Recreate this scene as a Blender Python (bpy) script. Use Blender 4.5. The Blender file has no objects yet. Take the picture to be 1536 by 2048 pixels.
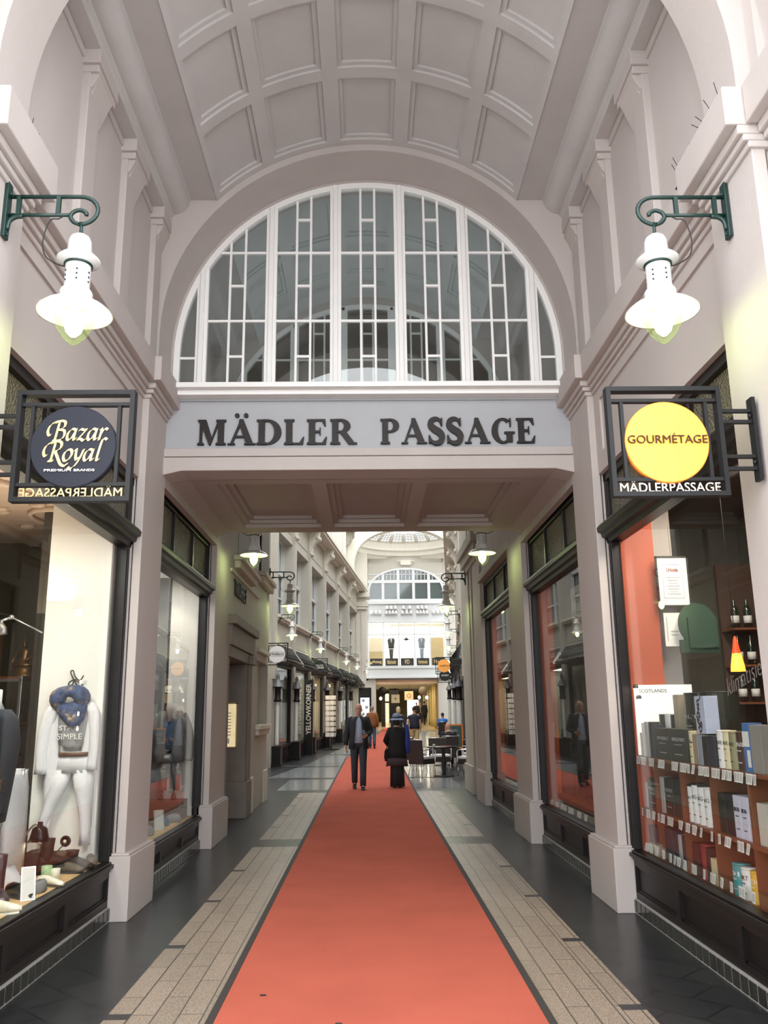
import bpy, bmesh, math, random
from mathutils import Vector, Matrix
R = math.radians
PI = math.pi
sin, cos = math.sin, math.cos
rnd = random.Random(7)
scene = bpy.context.scene
COL = scene.collection

# ------------------------------------------------------------------ camera
EYE = (-0.03, 0.0, 1.62)
def make_camera():
    psi, p, r = R(1.183), R(13.323), R(0.72)
    ri = Vector((cos(psi), -sin(psi), 0))
    fw = Vector((sin(psi)*cos(p), cos(psi)*cos(p), sin(p)))
    up = ri.cross(fw)
    r2 = ri*cos(r) - up*sin(r)
    u2 = ri*sin(r) + up*cos(r)
    cd = bpy.data.cameras.new('camera')
    cd.sensor_fit = 'VERTICAL'; cd.sensor_height = 36.0
    cd.lens = 1700/2048*36.0
    cd.clip_end = 400
    o = bpy.data.objects.new('camera', cd); COL.objects.link(o)
    m = Matrix((( r2.x, u2.x, -fw.x, EYE[0]), (r2.y, u2.y, -fw.y, EYE[1]), (r2.z, u2.z, -fw.z, EYE[2]), (0,0,0,1)))
    o.matrix_world = m
    scene.camera = o
make_camera()

# ------------------------------------------------------------------ sky, light, exposure
w = bpy.data.worlds.new('sky'); scene.world = w; w.use_nodes = True
bg = w.node_tree.nodes['Background']
bg.inputs[0].default_value = (0.96, 0.97, 0.99, 1)
# overcast sky, brighter over the open street behind the entrance (towards -Y)
_g = w.node_tree.nodes.new('ShaderNodeTexCoord'); _s = w.node_tree.nodes.new('ShaderNodeSeparateXYZ'); _m = w.node_tree.nodes.new('ShaderNodeMapRange')
w.node_tree.links.new(_g.outputs['Generated'], _s.inputs[0]); w.node_tree.links.new(_s.outputs['Y'], _m.inputs[0])
_m.inputs[1].default_value = -.9; _m.inputs[2].default_value = .3; _m.inputs[3].default_value = 3.95; _m.inputs[4].default_value = 2.75
w.node_tree.links.new(_m.outputs[0], bg.inputs[1])
vs = scene.view_settings
vs.view_transform = 'Standard'; vs.look = 'None'; vs.gamma = 1.0; vs.exposure = 0.48; vs.use_curve_mapping = False
cy = scene.cycles
cy.max_bounces = 10; cy.diffuse_bounces = 6; cy.glossy_bounces = 5; cy.transmission_bounces = 8
cy.transparent_max_bounces = 24; cy.caustics_reflective = False; cy.caustics_refractive = False
cy.use_denoising = True; cy.sample_clamp_indirect = 8.0
def light(name, kind, loc, energy, color=(1,1,1), size=0.1, rot=(0,0,0), size_y=None, spot=None):
    l = bpy.data.lights.new(name, kind); l.energy = energy; l.color = color
    if kind == 'AREA':
        l.size = size
        if size_y: l.shape = 'RECTANGLE'; l.size_y = size_y
    else:
        l.shadow_soft_size = size
    if kind == 'SPOT' and spot: l.spot_size = R(spot); l.spot_blend = .6
    o = bpy.data.objects.new(name, l); COL.objects.link(o); o.location = loc; o.rotation_euler = rot
    return o
# shop ceiling lamps (downlights inside the four shop windows and the lit shops), plus two added fills
WARM = (1.0, .86, .66)
light('shop_downlight', 'AREA', (-2.72, 5.6, 3.3), 72, (1,.93,.82), .5, (0,0,0), 1.2)
light('shop_downlight', 'AREA', (-2.62, 9.9, 3.35), 30, (1,.95,.88), .5, (0,0,0), 2.0)
light('shop_downlight', 'AREA', (2.75, 6.1, 3.5), 60, (1,.86,.70), .5, (0,0,0), 2.0)
light('shop_downlight', 'AREA', (2.7, 10, 3.4), 8, WARM, .4, (0,0,0), 1.6)
light('ceiling_fill', 'AREA', (-3.1, 7.0, 2.6), 26, (1,.82,.62), 1.0, (PI,0,0), 3.0)  # added fill aimed upward to brighten the stucco ceiling, no real fitting
light('bridge_room_fill', 'AREA', (0, 9.8, 5.0), 15, (1,1,1), 2.5, (PI,0,0), 2.0)  # invented fill light that brightens the room behind the arched window
light('shop_downlight', 'AREA', (2.7, 14, 3.5), 22, WARM, .4, (0,0,0), 1.6)

# ------------------------------------------------------------------ materials
def nt(name):
    m = bpy.data.materials.new(name); m.use_nodes = True
    return m, m.node_tree.nodes, m.node_tree.links, m.node_tree.nodes['Principled BSDF']
def pm(name, col, rough=.6, metal=0., var=.05, scale=6., bump=0., bscale=80., spec=.5, emit=0., ecol=None, stretch=None):
    m, n, l, b = nt(name)
    b.inputs['Roughness'].default_value = rough; b.inputs['Metallic'].default_value = metal
    b.inputs['Specular IOR Level'].default_value = spec
    tc = n.new('ShaderNodeTexCoord')
    src = tc.outputs['Object']
    if stretch:
        mp = n.new('ShaderNodeMapping'); mp.inputs['Scale'].default_value = stretch
        l.new(src, mp.inputs[0]); src = mp.outputs[0]
    tx = n.new('ShaderNodeTexNoise'); tx.inputs['Scale'].default_value = scale; tx.inputs['Detail'].default_value = 5
    l.new(src, tx.inputs[0])
    mx = n.new('ShaderNodeMix'); mx.data_type = 'RGBA'
    c = col
    mx.inputs[6].default_value = tuple(max(0, x*(1-var*1.6)) for x in c)+(1,)
    mx.inputs[7].default_value = tuple(min(1, x*(1+var*1.6)) for x in c)+(1,)
    l.new(tx.outputs[0], mx.inputs[0]); l.new(mx.outputs[2], b.inputs['Base Color'])
    if bump:
        t2 = n.new('ShaderNodeTexNoise'); t2.inputs['Scale'].default_value = bscale; t2.inputs['Detail'].default_value = 3
        l.new(src, t2.inputs[0])
        bp = n.new('ShaderNodeBump'); bp.inputs['Strength'].default_value = bump; bp.inputs['Distance'].default_value = .02
        l.new(t2.outputs[0], bp.inputs['Height']); l.new(bp.outputs[0], b.inputs['Normal'])
    if emit:
        b.inputs['Emission Color'].default_value = (ecol or col)+(1,); b.inputs['Emission Strength'].default_value = emit
    return m
def glass_mat(name, tint=(.96,.98,.97), f0=.035, rough=0.0, k=.8):
    m, n, l, b = nt(name); n.remove(b)
    out = n['Material Output']
    lw = n.new('ShaderNodeLayerWeight'); lw.inputs[0].default_value = .5
    pw = n.new('ShaderNodeMath'); pw.operation = 'POWER'; pw.inputs[1].default_value = 5.0
    l.new(lw.outputs['Facing'], pw.inputs[0])
    ma = n.new('ShaderNodeMath'); ma.operation = 'MULTIPLY_ADD'; ma.inputs[1].default_value = k*(1-f0); ma.inputs[2].default_value = f0
    l.new(pw.outputs[0], ma.inputs[0])
    t = n.new('ShaderNodeBsdfTransparent'); t.inputs[0].default_value = tint+(1,)
    g = n.new('ShaderNodeBsdfGlossy'); g.inputs['Roughness'].default_value = rough
    mx = n.new('ShaderNodeMixShader')
    l.new(ma.outputs[0], mx.inputs[0]); l.new(t.outputs[0], mx.inputs[1]); l.new(g.outputs[0], mx.inputs[2])
    l.new(mx.outputs[0], out.inputs[0])
    return m
def tile_mat(name, c1, c2, mortar, bw, bh, rough, rot=0., msize=.008, speck=0., off=.5, loc=(0,0,0)):
    m, n, l, b = nt(name)
    tc = n.new('ShaderNodeTexCoord'); mp = n.new('ShaderNodeMapping')
    mp.inputs['Rotation'].default_value = (0,0,rot); mp.inputs['Location'].default_value = loc
    l.new(tc.outputs['Object'], mp.inputs[0])
    bk = n.new('ShaderNodeTexBrick'); bk.offset = off
    bk.inputs['Scale'].default_value = 1; bk.inputs['Brick Width'].default_value = bw; bk.inputs['Row Height'].default_value = bh
    bk.inputs['Mortar Size'].default_value = msize; bk.inputs['Mortar Smooth'].default_value = .1
    bk.inputs['Color1'].default_value = c1+(1,); bk.inputs['Color2'].default_value = c2+(1,); bk.inputs['Mortar'].default_value = mortar+(1,)
    l.new(mp.outputs[0], bk.inputs[0])
    ns = n.new('ShaderNodeTexNoise'); ns.inputs['Scale'].default_value = 120 if speck else 9; ns.inputs['Detail'].default_value = 2 if speck else 6
    l.new(tc.outputs['Object'], ns.inputs[0])
    rm = n.new('ShaderNodeMapRange'); a = speck or .12
    rm.inputs[1].default_value = .3; rm.inputs[2].default_value = .7; rm.inputs[3].default_value = 1-a; rm.inputs[4].default_value = 1+a
    l.new(ns.outputs[0], rm.inputs[0])
    mx = n.new('ShaderNodeMix'); mx.data_type = 'RGBA'; mx.blend_type = 'MULTIPLY'; mx.inputs[0].default_value = 1
    l.new(bk.outputs[0], mx.inputs[6]); l.new(rm.outputs[0], mx.inputs[7]); l.new(mx.outputs[2], b.inputs['Base Color'])
    b.inputs['Roughness'].default_value = rough
    n2 = n.new('ShaderNodeTexNoise'); n2.inputs['Scale'].default_value = 3.5; n2.inputs['Detail'].default_value = 3
    l.new(tc.outputs['Object'], n2.inputs[0])
    bp = n.new('ShaderNodeBump'); bp.inputs['Strength'].default_value = .06; bp.inputs['Distance'].default_value = .02
    l.new(n2.outputs[0], bp.inputs['Height']); l.new(bp.outputs[0], b.inputs['Normal'])
    return m
def pattern_glass(name, col):
    m, n, l, b = nt(name)
    b.inputs['Base Color'].default_value = col+(1,); b.inputs['Roughness'].default_value = .16
    tc = n.new('ShaderNodeTexCoord')
    v = n.new('ShaderNodeTexVoronoi'); v.inputs['Scale'].default_value = 55
    l.new(tc.outputs['Object'], v.inputs[0])
    bp = n.new('ShaderNodeBump'); bp.inputs['Strength'].default_value = .8; bp.inputs['Distance'].default_value = .02
    l.new(v.outputs[0], bp.inputs['Height']); l.new(bp.outputs[0], b.inputs['Normal'])
    return m

M = {}
M['plaster'] = pm('pinkish_grey_plaster', (.475,.428,.408), .75, var=.05, scale=2.5, bump=.12, bscale=120, stretch=(1,1,.35))
M['vault'] = pm('grey_vault_plaster', (.50,.48,.47), .8, var=.07, scale=2.2, bump=.15, bscale=90)
M['beam'] = pm('grey_soffit_plaster', (.44,.40,.37), .75, var=.04)
M['signband'] = pm('pale_blue_grey_paint', (.375,.385,.405), .6, var=.03)
M['lettering'] = pm('dark_bronze_lettering', (.016,.012,.011), .5, spec=.3, var=.1)
M['white'] = pm('white_window_paint', (.84,.835,.82), .45, var=.03)
M['wood'] = pm('dark_stained_timber', (.010,.008,.008), .40, spec=.3, var=.2, scale=14, stretch=(1,.2,1))
M['panelwood'] = pm('black_brown_panel', (.008,.0065,.0065), .42, spec=.3, var=.15, scale=10)
M['stone'] = pm('brown_portal_stone', (.17,.14,.12), .6, var=.14, scale=5, bump=.1)
M['cream'] = pm('cream_facade_plaster', (.64,.61,.535), .75, var=.04, scale=3)
M['creamdark'] = pm('taupe_facade_plaster', (.455,.435,.38), .75, var=.04, scale=3)
M['facwhite'] = pm('white_facade_paint', (.62,.64,.64), .5, var=.02)
M['slate'] = tile_mat('dark_slate_floor', (.014,.0155,.018), (.021,.0225,.025), (.006,.0065,.007), .42, .30, .30, R(45), .007)
M['granite'] = tile_mat('speckled_granite_floor', (.225,.178,.138), (.265,.208,.163), (.075,.06,.05), .62, .135, .40, R(90), .005, .5, .5, (0,.015,0))
M['pavement'] = tile_mat('bounce_street_paving', (.50,.49,.47), (.55,.54,.52), (.3,.3,.29), .5, .5, .7)  # unseen street floor, made pale to bounce light up to the vault
M['greytile'] = tile_mat('pale_grey_floor', (.24,.26,.265), (.28,.30,.305), (.13,.14,.145), .6, .3, .16, 0, .006)
M['carpet'] = pm('coral_red_carpet', (.49,.12,.082), .95, var=.10, scale=1.6, bump=.5, bscale=420, spec=.1)
M['carpetedge'] = pm('black_carpet_edge', (.025,.02,.018), .8)
M['glass'] = glass_mat('shop_glass')
M['archglass'] = glass_mat('old_window_glass', (.86,.90,.90), .08, 0.0)
M['bulbglass'] = glass_mat('clear_lamp_glass', (.93,1,.80), .06)
M['tube'] = glass_mat('clear_tube_glass', (.92,.94,.94), .12)
M['ptglass'] = pattern_glass('patterned_transom_glass', (.17,.155,.11))
M['block'] = pm('glass_block', (.03,.03,.028), .15, var=.6, scale=9)
M['blockframe'] = pm('block_joint', (.36,.345,.32), .6, var=.2)
M['iron'] = pm('black_iron', (.008,.008,.009), .5, spec=.3, var=.1)
M['green'] = pm('dark_green_enamel', (.007,.030,.025), .35, var=.08)
M['enamel'] = pm('white_enamel', (.66,.66,.65), .22, var=.01)
M['bulb'] = pm('lit_bulb', (1,1,.75), .5, var=0, emit=34, ecol=(.86,1.0,.50))
M['navy'] = pm('navy_sign_face', (.013,.015,.024), .55, spec=.25, var=.03)
M['gold'] = pm('gold_lettering', (.66,.50,.22), .32, .35, var=.06)
M['yellow'] = pm('backlit_yellow_sign', (.80,.40,.05), .5, var=0, emit=.34, ecol=(1.0,.50,.06))
M['orangerim'] = pm('orange_sign_rim', (.80,.25,.03), .5)
M['brownletter'] = pm('brown_lettering', (.07,.028,.018), .6, spec=.2)
M['silver'] = pm('pale_metal_lettering', (.75,.66,.58), .3, .6)
M['chrome'] = pm('brushed_aluminium', (.72,.72,.72), .28, .9)
M['black'] = pm('matt_black', (.012,.012,.013), .6)
M['gloss'] = pm('gloss_black', (.010,.008,.008), .2, spec=.3)
M['paper'] = pm('white_card', (.80,.79,.77), .7, var=.02)
M['greyprint'] = pm('grey_print', (.42,.42,.42), .7)
M['tagprint'] = pm('printed_tag', (.50,.48,.46), .6)
M['orange'] = pm('orange_painted_wall', (.46,.085,.035), .7, var=.05)
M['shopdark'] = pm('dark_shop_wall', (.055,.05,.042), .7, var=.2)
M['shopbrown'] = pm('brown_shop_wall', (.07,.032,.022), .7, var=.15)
M['shelfwood'] = pm('red_brown_shelf_wood', (.20,.065,.028), .5, var=.12, scale=8, stretch=(1,.2,1))
M['display'] = pm('pale_wood_board', (.66,.43,.20), .5, var=.06, scale=6, stretch=(1,.3,1))
M['panel'] = pm('off_white_panel', (.80,.78,.74), .7, var=.015)
M['skin'] = pm('skin', (.50,.27,.19), .55, var=.05)
M['lit'] = pm('lit_downlight', (1,.9,.75), .5, var=0, emit=30, ecol=(1,.85,.62))
M['gold2'] = pm('gold_drape', (.46,.36,.13), .5, var=.12, scale=5)

# ------------------------------------------------------------------ mesh helpers
class MB:
    def __init__(s, T=None):
        s.v = []; s.f = []; s.m = []; s.sm = []; s.T = T
    def add(s, vs, fs, m=0, smooth=False):
        k = len(s.v); s.v += [tuple(v) for v in vs]
        for f in fs:
            s.f.append([i+k for i in f]); s.m.append(m); s.sm.append(smooth)
        return s
    def box(s, a, b, m=0):
        (x0,y0,z0), (x1,y1,z1) = a, b
        return s.add([(x0,y0,z0),(x1,y0,z0),(x1,y1,z0),(x0,y1,z0),(x0,y0,z1),(x1,y0,z1),(x1,y1,z1),(x0,y1,z1)],
              [(0,3,2,1),(4,5,6,7),(0,1,5,4),(1,2,6,5),(2,3,7,6),(3,0,4,7)], m)
    def prism(s, poly, axis, lo, hi, m=0, smooth=False):
        # poly = 2-D outline in the two other axes (order x,y,z without the named one)
        n = len(poly)
        def p3(p, h):
            return {'x': (h,p[0],p[1]), 'y': (p[0],h,p[1]), 'z': (p[0],p[1],h)}[axis]
        vs = [p3(p,lo) for p in poly]+[p3(p,hi) for p in poly]
        s.add(vs, [tuple(range(n))[::-1], tuple(range(n,2*n))], m)
        k = len(s.v)-2*n
        for i in range(n):
            j = (i+1) % n
            s.f.append([k+i,k+j,k+n+j,k+n+i]); s.m.append(m); s.sm.append(smooth)
        return s
    def lathe(s, prof, c=(0,0,0), n=24, m=0, smooth=True, a0=0., a1=2*PI, sx=1., sy=1.):
        full = abs(a1-a0-2*PI) < 1e-6
        cnt = n if full else n+1
        vs = []
        for i in range(cnt):
            a = a0+(a1-a0)*i/n
            for r, z in prof: vs.append((c[0]+r*cos(a)*sx, c[1]+r*sin(a)*sy, c[2]+z))
        k = len(prof); fs = []
        for i in range(n):
            j = (i+1) % cnt
            for q in range(k-1): fs.append((i*k+q, j*k+q, j*k+q+1, i*k+q+1))
        return s.add(vs, fs, m, smooth)
    def tube(s, pts, r, n=8, m=0, closed=False, caps=True, smooth=True):
        pts = [Vector(p) for p in pts]; N = len(pts)
        rs = r if isinstance(r, (list,tuple)) else [r]*N
        prev = None; vs = []
        for i, p in enumerate(pts):
            if closed: t = pts[(i+1) % N]-pts[i-1]
            else: t = pts[min(i+1,N-1)]-pts[max(i-1,0)]
            t.normalize()
            if prev is None:
                a = Vector((0,0,1)) if abs(t.z) < .9 else Vector((1,0,0))
                u = t.cross(a).normalized()
            else:
                u = (prev-t*prev.dot(t)).normalized()
            prev = u; v = t.cross(u)
            for q in range(n):
                an = 2*PI*(q+.5)/n
                vs.append(p+(u*cos(an)+v*sin(an))*rs[i])
        fs = []
        for i in range(N if closed else N-1):
            j = (i+1) % N
            for q in range(n): fs.append((i*n+q, i*n+(q+1) % n, j*n+(q+1) % n, j*n+q))
        if caps and not closed: fs += [tuple(range(n))[::-1], tuple((N-1)*n+q for q in range(n))]
        return s.add(vs, fs, m, smooth)
    def loft(s, rings, m=0, closed=True, smooth=True, caps=True):
        k = len(rings[0]); vs = [p for r in rings for p in r]; fs = []
        for i in range(len(rings)-1):
            for q in range(k if closed else k-1):
                fs.append((i*k+q, i*k+(q+1) % k, (i+1)*k+(q+1) % k, (i+1)*k+q))
        if caps and closed: fs += [tuple(range(k))[::-1], tuple((len(rings)-1)*k+q for q in range(k))]
        return s.add(vs, fs, m, smooth)
    def ball(s, c, rx, ry, rz, n=14, k=9, m=0):
        rings = []
        for i in range(k+1):
            t = -PI/2+PI*i/k; rr = max(cos(t), .02)
            rings.append([(c[0]+rx*rr*cos(2*PI*q/n), c[1]+ry*rr*sin(2*PI*q/n), c[2]+rz*sin(t)) for q in range(n)])
        return s.loft(rings, m)
    def build(s, name, mats, parent=None, bevel=0, kind=None, loc=None, solid=0):
        vs = [s.T(*v) for v in s.v] if s.T else s.v
        me = bpy.data.meshes.new(name); me.from_pydata(vs, [], s.f)
        if not isinstance(mats, (list,tuple)): mats = [mats]
        for q in mats: me.materials.append(M[q] if isinstance(q, str) else q)
        me.polygons.foreach_set('material_index', s.m); me.polygons.foreach_set('use_smooth', s.sm)
        bm = bmesh.new(); bm.from_mesh(me)
        bmesh.ops.recalc_face_normals(bm, faces=bm.faces); bm.to_mesh(me); bm.free()
        o = bpy.data.objects.new(name, me); COL.objects.link(o)
        if loc: o.location = loc
        if parent is not None: o.parent = parent
        if kind: o['kind'] = kind
        if solid:
            md = o.modifiers.new('thickness', 'SOLIDIFY'); md.thickness = solid; md.offset = 0
        if bevel:
            md = o.modifiers.new('bevel', 'BEVEL'); md.width = bevel; md.segments = 2; md.limit_method = 'ANGLE'; md.angle_limit = R(40)
        return o
def tag(o, label, cat, group=None):
    o['label'] = label; o['category'] = cat
    if group: o['group'] = group
    return o
def thing(name, label, cat, loc=(0,0,0), rz=0, group=None):
    o = bpy.data.objects.new(name, None); COL.objects.link(o); o.empty_display_size = .1
    o.location = loc; o.rotation_euler = (0,0,rz)
    return tag(o, label, cat, group)
def structure(name, loc=(0,0,0)):
    o = bpy.data.objects.new(name, None); COL.objects.link(o); o.location = loc; o['kind'] = 'structure'
    return o
def copy_tree(o, parent=None):
    c = o.copy(); COL.objects.link(c)
    if parent is not None: c.parent = parent
    for ch in list(KIDS.get(o.name, [])) or [q for q in bpy.data.objects if q.parent == o]:
        copy_tree(ch, c)
    return c
KIDS = {}
def dup(root, loc, rz, label, group=None):
    r = root.copy(); COL.objects.link(r); r.location = loc; r.rotation_euler = (0,0,rz)
    r['label'] = label
    if group: r['group'] = group
    for ch in list(root.children):
        c = ch.copy(); COL.objects.link(c); c.parent = r
        for g in list(ch.children):
            d = g.copy(); COL.objects.link(d); d.parent = c
    return r
def smooth_path(pts, k=6, closed=False):
    P = [Vector(p) for p in pts]; out = []; n = len(P)
    for i in range(n-1):
        a, b, c, d = P[max(i-1,0)], P[i], P[i+1], P[min(i+2,n-1)]
        for j in range(k):
            t = j/k
            out.append(.5*((2*b)+(c-a)*t+(2*a-5*b+4*c-d)*t*t+(3*b-a-3*c+d)*t**3))
    out.append(P[-1]); return out
_txt = {}
def text_geo(body, bold=0.):
    if (body,bold) in _txt: return _txt[(body,bold)]
    cu = bpy.data.curves.new('t', 'FONT'); cu.body = body; cu.offset = bold; cu.resolution_u = 3
    o = bpy.data.objects.new('t', cu); COL.objects.link(o)
    dg = bpy.context.evaluated_depsgraph_get(); dg.update()
    me = o.evaluated_get(dg).to_mesh()
    vs = [(v.co.x, v.co.y) for v in me.vertices]; fs = [tuple(p.vertices) for p in me.polygons]
    o.evaluated_get(dg).to_mesh_clear(); bpy.data.objects.remove(o); bpy.data.curves.remove(cu)
    x0 = min(v[0] for v in vs); x1 = max(v[0] for v in vs); y0 = min(v[1] for v in vs); y1 = max(v[1] for v in vs)
    r = ([((x-x0)/(x1-x0), (y-y0)/(y1-y0)) for x, y in vs], fs)
    _txt[(body,bold)] = r; return r
def add_text(mb, body, fn, w, h, m=0, bold=0., ext=.004):
    # fn(u, v, d) -> 3-D point; u along the line, v up, d out of the face
    vs, fs = text_geo(body, bold)
    n = len(vs)
    pts = [fn(u*w, v*h, ext) for u, v in vs]+[fn(u*w, v*h, 0) for u, v in vs]
    ed = {}
    for f in fs:
        for i in range(len(f)):
            a, b = f[i], f[(i+1) % len(f)]
            ed[(a,b)] = 1
    side = [(a, b, b+n, a+n) for (a,b) in ed if (b,a) not in ed]
    mb.add(pts, [f for f in fs]+[tuple(i+n for i in f)[::-1] for f in fs]+side, m)
def relief(mb, us, vs, depth, mp, m=0, smooth=False):
    # stepped surface: depth(u,v) per cell, walls between cells of different depth
    nu, nv = len(us)-1, len(vs)-1
    D = [[depth((us[i]+us[i+1])/2, (vs[j]+vs[j+1])/2) for j in range(nv)] for i in range(nu)]
    for i in range(nu):
        for j in range(nv):
            d = D[i][j]; a, b, c, e = us[i], us[i+1], vs[j], vs[j+1]
            mb.add([mp(a,c,d), mp(b,c,d), mp(b,e,d), mp(a,e,d)], [(0,1,2,3)], m, smooth)
            if i+1 < nu and D[i+1][j] != d:
                g = D[i+1][j]; mb.add([mp(b,c,d), mp(b,e,d), mp(b,e,g), mp(b,c,g)], [(0,1,2,3)], m)
            if j+1 < nv and D[i][j+1] != d:
                g = D[i][j+1]; mb.add([mp(a,e,d), mp(b,e,d), mp(b,e,g), mp(a,e,g)], [(0,1,2,3)], m)
def arch_poly(xc, W, zb, zt, r, cz, n=40, rz=None, x1=None):
    rz = rz or r
    pts = [(xc-W, zb), (xc-r, zb)]
    pts += [(xc-r*cos(PI*i/n), cz+rz*sin(PI*i/n)) for i in range(n+1)]
    pts += [(xc+r, zb), (xc+W, zb), (xc+W, zt), (xc-W, zt)]
    return pts
# ================================================================== SETTING: near hall
TH = R(5.5); PO = (0.05, 28.25)
def P2(u, s, z):
    if u < -2.4: u -= .10
    return (PO[0]+u*cos(TH)+s*sin(TH), PO[1]-u*sin(TH)+s*cos(TH), z)
def side(sg): return lambda x, y, z: (sg*x, y, z)

# ---- floor
f = MB()
f.box((-8,3.0,-.2), (12,30,0), 0)
f.box((-14,-14,-.2), (14,3.0,-.001), 4)
f.prism([(30,-.2),(100,-.2),(100,70*.0175),(30,0)], 'x', -8, 12, 0)
for sg in (-1, 1):
    for (y0, y1) in ((3.2, 11.4), (12.05, 18.9)):
        a, b = sorted((sg*.90, sg*1.365)); f.box((a,y0,-.05), (b,y1,.002), 1)
        y = y0; k = [q for q in (3.75,5.25,6.71,8.24,9.76,13.3,14.8,16.3,17.8) if y0 < q < y1]
        a, b = sorted((sg*1.37, sg*1.5))
        for q in k+[y1+.05]:
            f.box((a,y,-.05), (b,q-.05,.002), 1); y = q+.05
    a, b = sorted((sg*.90, sg*2.05)); f.box((a,19.55,-.05), (b,22.6,.002), 2)
def gz(y): return max(0., (y-30)*.0175)
for (s0, s1) in ((-5.2,-.6),(-.2,1.7),(1.7,5.6),(6.0,11.8),(12.2,18),(18.4,28)):
    q = [P2(-2.25,s0,0),P2(2.25,s0,0),P2(2.25,s1,0),P2(-2.25,s1,0)]
    f.add([(x,y,gz(y)+.004) for x,y,z in q], [(0,1,2,3)], 2)
f.prism([(57.2,.2),(90,.2),(90,gz(90)+.006),(57.2,gz(57.2)+.006)], 'x', .5, 5.1, 3)
M['warmfloor'] = tile_mat('honey_stone_floor', (.42,.32,.19), (.46,.36,.22), (.25,.18,.1), .6, .6, .25)
f.build('floor', ['slate','granite','greytile','warmfloor','pavement'], kind='structure')

# ---- side walls of the entrance hall
def layers(mb, w, y0, y1, ret0=0, ret1=0, lv=((.02,4.52,4.56),(.045,4.56,4.60),(.07,4.60,4.655),(.13,4.655,4.893))):
    for p, z0, z1 in lv:
        mb.box((w-p, y0-(p if ret0 else 0), z0), (2.5, y1+(p if ret1 else 0), z1))
def pilaster(n, sg, y0, y1, zt, d=2.06, base=.5, bd=2.0, mat='plaster'):
    mb = MB(side(sg))
    mb.box((d, y0, base), (d+.075, y1, zt)); mb.box((d+.09, y0+.02, base), (2.6, y1-.03, zt)); mb.box((d+.07, y0+.06, base), (d+.10, y1-.06, zt))
    mb.box((bd, y0-.05, 0), (2.2, y1+.04, base)); mb.box((bd+.015, y0-.035, base), (2.19, y1+.025, base+.02))
    return mb.build(n, mat, kind='structure', bevel=.006)
for sg, nm in ((-1,'left'), (1,'right')):
    T = side(sg)
    mb = MB(T)
    # lintel above the first shop window: raised frame around a sunk panel
    mb.box((2.14,4.40,3.75), (2.75,7.6,4.6))
    mb.box((2.12,4.40,3.75), (2.14,7.6,3.93)); mb.box((2.12,4.40,4.42), (2.14,7.6,4.6))
    mb.box((2.12,4.40,3.93), (2.14,4.62,4.42)); mb.box((2.12,7.36,3.93), (2.14,7.6,4.42))
    # upper wall up to the vault
    mb.box((2.12,3.9,4.6), (2.75,8.3,8.0))
    # bridge and the hall behind it
    mb.box((2.12,7.6,3.93), (2.75,11.5,8.0))
    mb.box((2.12,11.5,4.0 if sg > 0 else 3.0), (2.75,18.0 if sg > 0 else 17.55,8.0))
    # masonry behind the pillars
    for (y0, y1) in ((3.4,4.42),(7.55,8.3),(11.35,12.5))+(((15.85,17.0),(17.9,18.7)) if sg > 0 else ()):
        mb.box((2.2,y0+.04,0), (2.75,y1-.04,4.2))
    mb.build('wall_'+nm, 'plaster', kind='structure')
    # street front either side of the entrance
    mb = MB(T); mb.box((2.14,3.1,0), (7,3.4,9)); mb.build('wall_street_'+nm, 'plaster', kind='structure')
    # cornice
    mb = MB(T)
    for q_ in ((.02,4.52,4.56),(.045,4.56,4.60),(.07,4.60,4.655),(.13,4.655,4.893)): layers(mb, 2.12, 4.491+q_[0], 7.549-q_[0], lv=(q_,))
    layers(mb, 2.06, 7.55, 8.235, 1); layers(mb, 2.03, 3.9, 4.49, 0, 1); layers(mb, 2.135, 3.3, 3.895)
    mb.build('trim_1', 'plaster', kind='structure', bevel=.008)
    # upper wall strips with corbel caps under the vault
    mb = MB(T)
    for y in (5.45, 6.47, 7.48):
        mb.box((2.065,y,4.89), (2.13,y+.24,6.36))
        mb.box((1.985,y-.035,6.36), (2.13,y+.42,6.48))
        mb.box((2.0,y-.01,6.30), (2.13,y+.40,6.36))
        mb.prism([(2.125,6.12),(2.05,6.2),(2.015,6.27),(2.0,6.31),(2.125,6.31)], 'y', y+.015, y+.055)
        mb.prism([(2.125,6.0),(2.07,6.14),(2.03,6.25),(2.0,6.31),(2.125,6.31)], 'y', y+.055, y+.36)
    for y0, y1 in ((4.42,5.45),(5.69,6.47),(6.71,7.48)):
        mb.box((2.10,y0,4.89), (2.13,y0+.05,6.4)); mb.box((2.10,y0,6.40), (2.13,y1,6.47)); 
    mb.build('trim_2', 'plaster', kind='structure', bevel=.005)
    # pillars
    pilaster('trim_3', sg, 3.92, 4.49, 4.6, 2.03)
    mb = MB(T); mb.box((2.14,3.1,0), (2.6,3.92,4.9)); mb.box((2.09,3.25,.0), (2.3,3.9,.5)); mb.build('trim_4', 'plaster', kind='structure', bevel=.006)
    pilaster('trim_5', sg, 7.55, 8.3, 4.6)
    pilaster('trim_6', sg, 11.35, 12.5, 4.4)
    # vault springing: flat fillet, ovolo, flat frieze
    mb = MB(T)
    prof = [(2.3,6.48),(1.99,6.48),(1.99,6.545),(1.965,6.56),(1.965,6.58)]
    prof += [(1.965-.155*sin(R(a)), 6.73-.15*cos(R(a))) for a in range(0, 91, 9)]
    prof += [(1.80,6.745),(1.535,6.745),(1.535,7.95),(2.3,7.95)]
    mb.prism(prof, 'y', 4.40, 7.76)
    mb.build('trim_7', 'vault', kind='structure')

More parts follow.
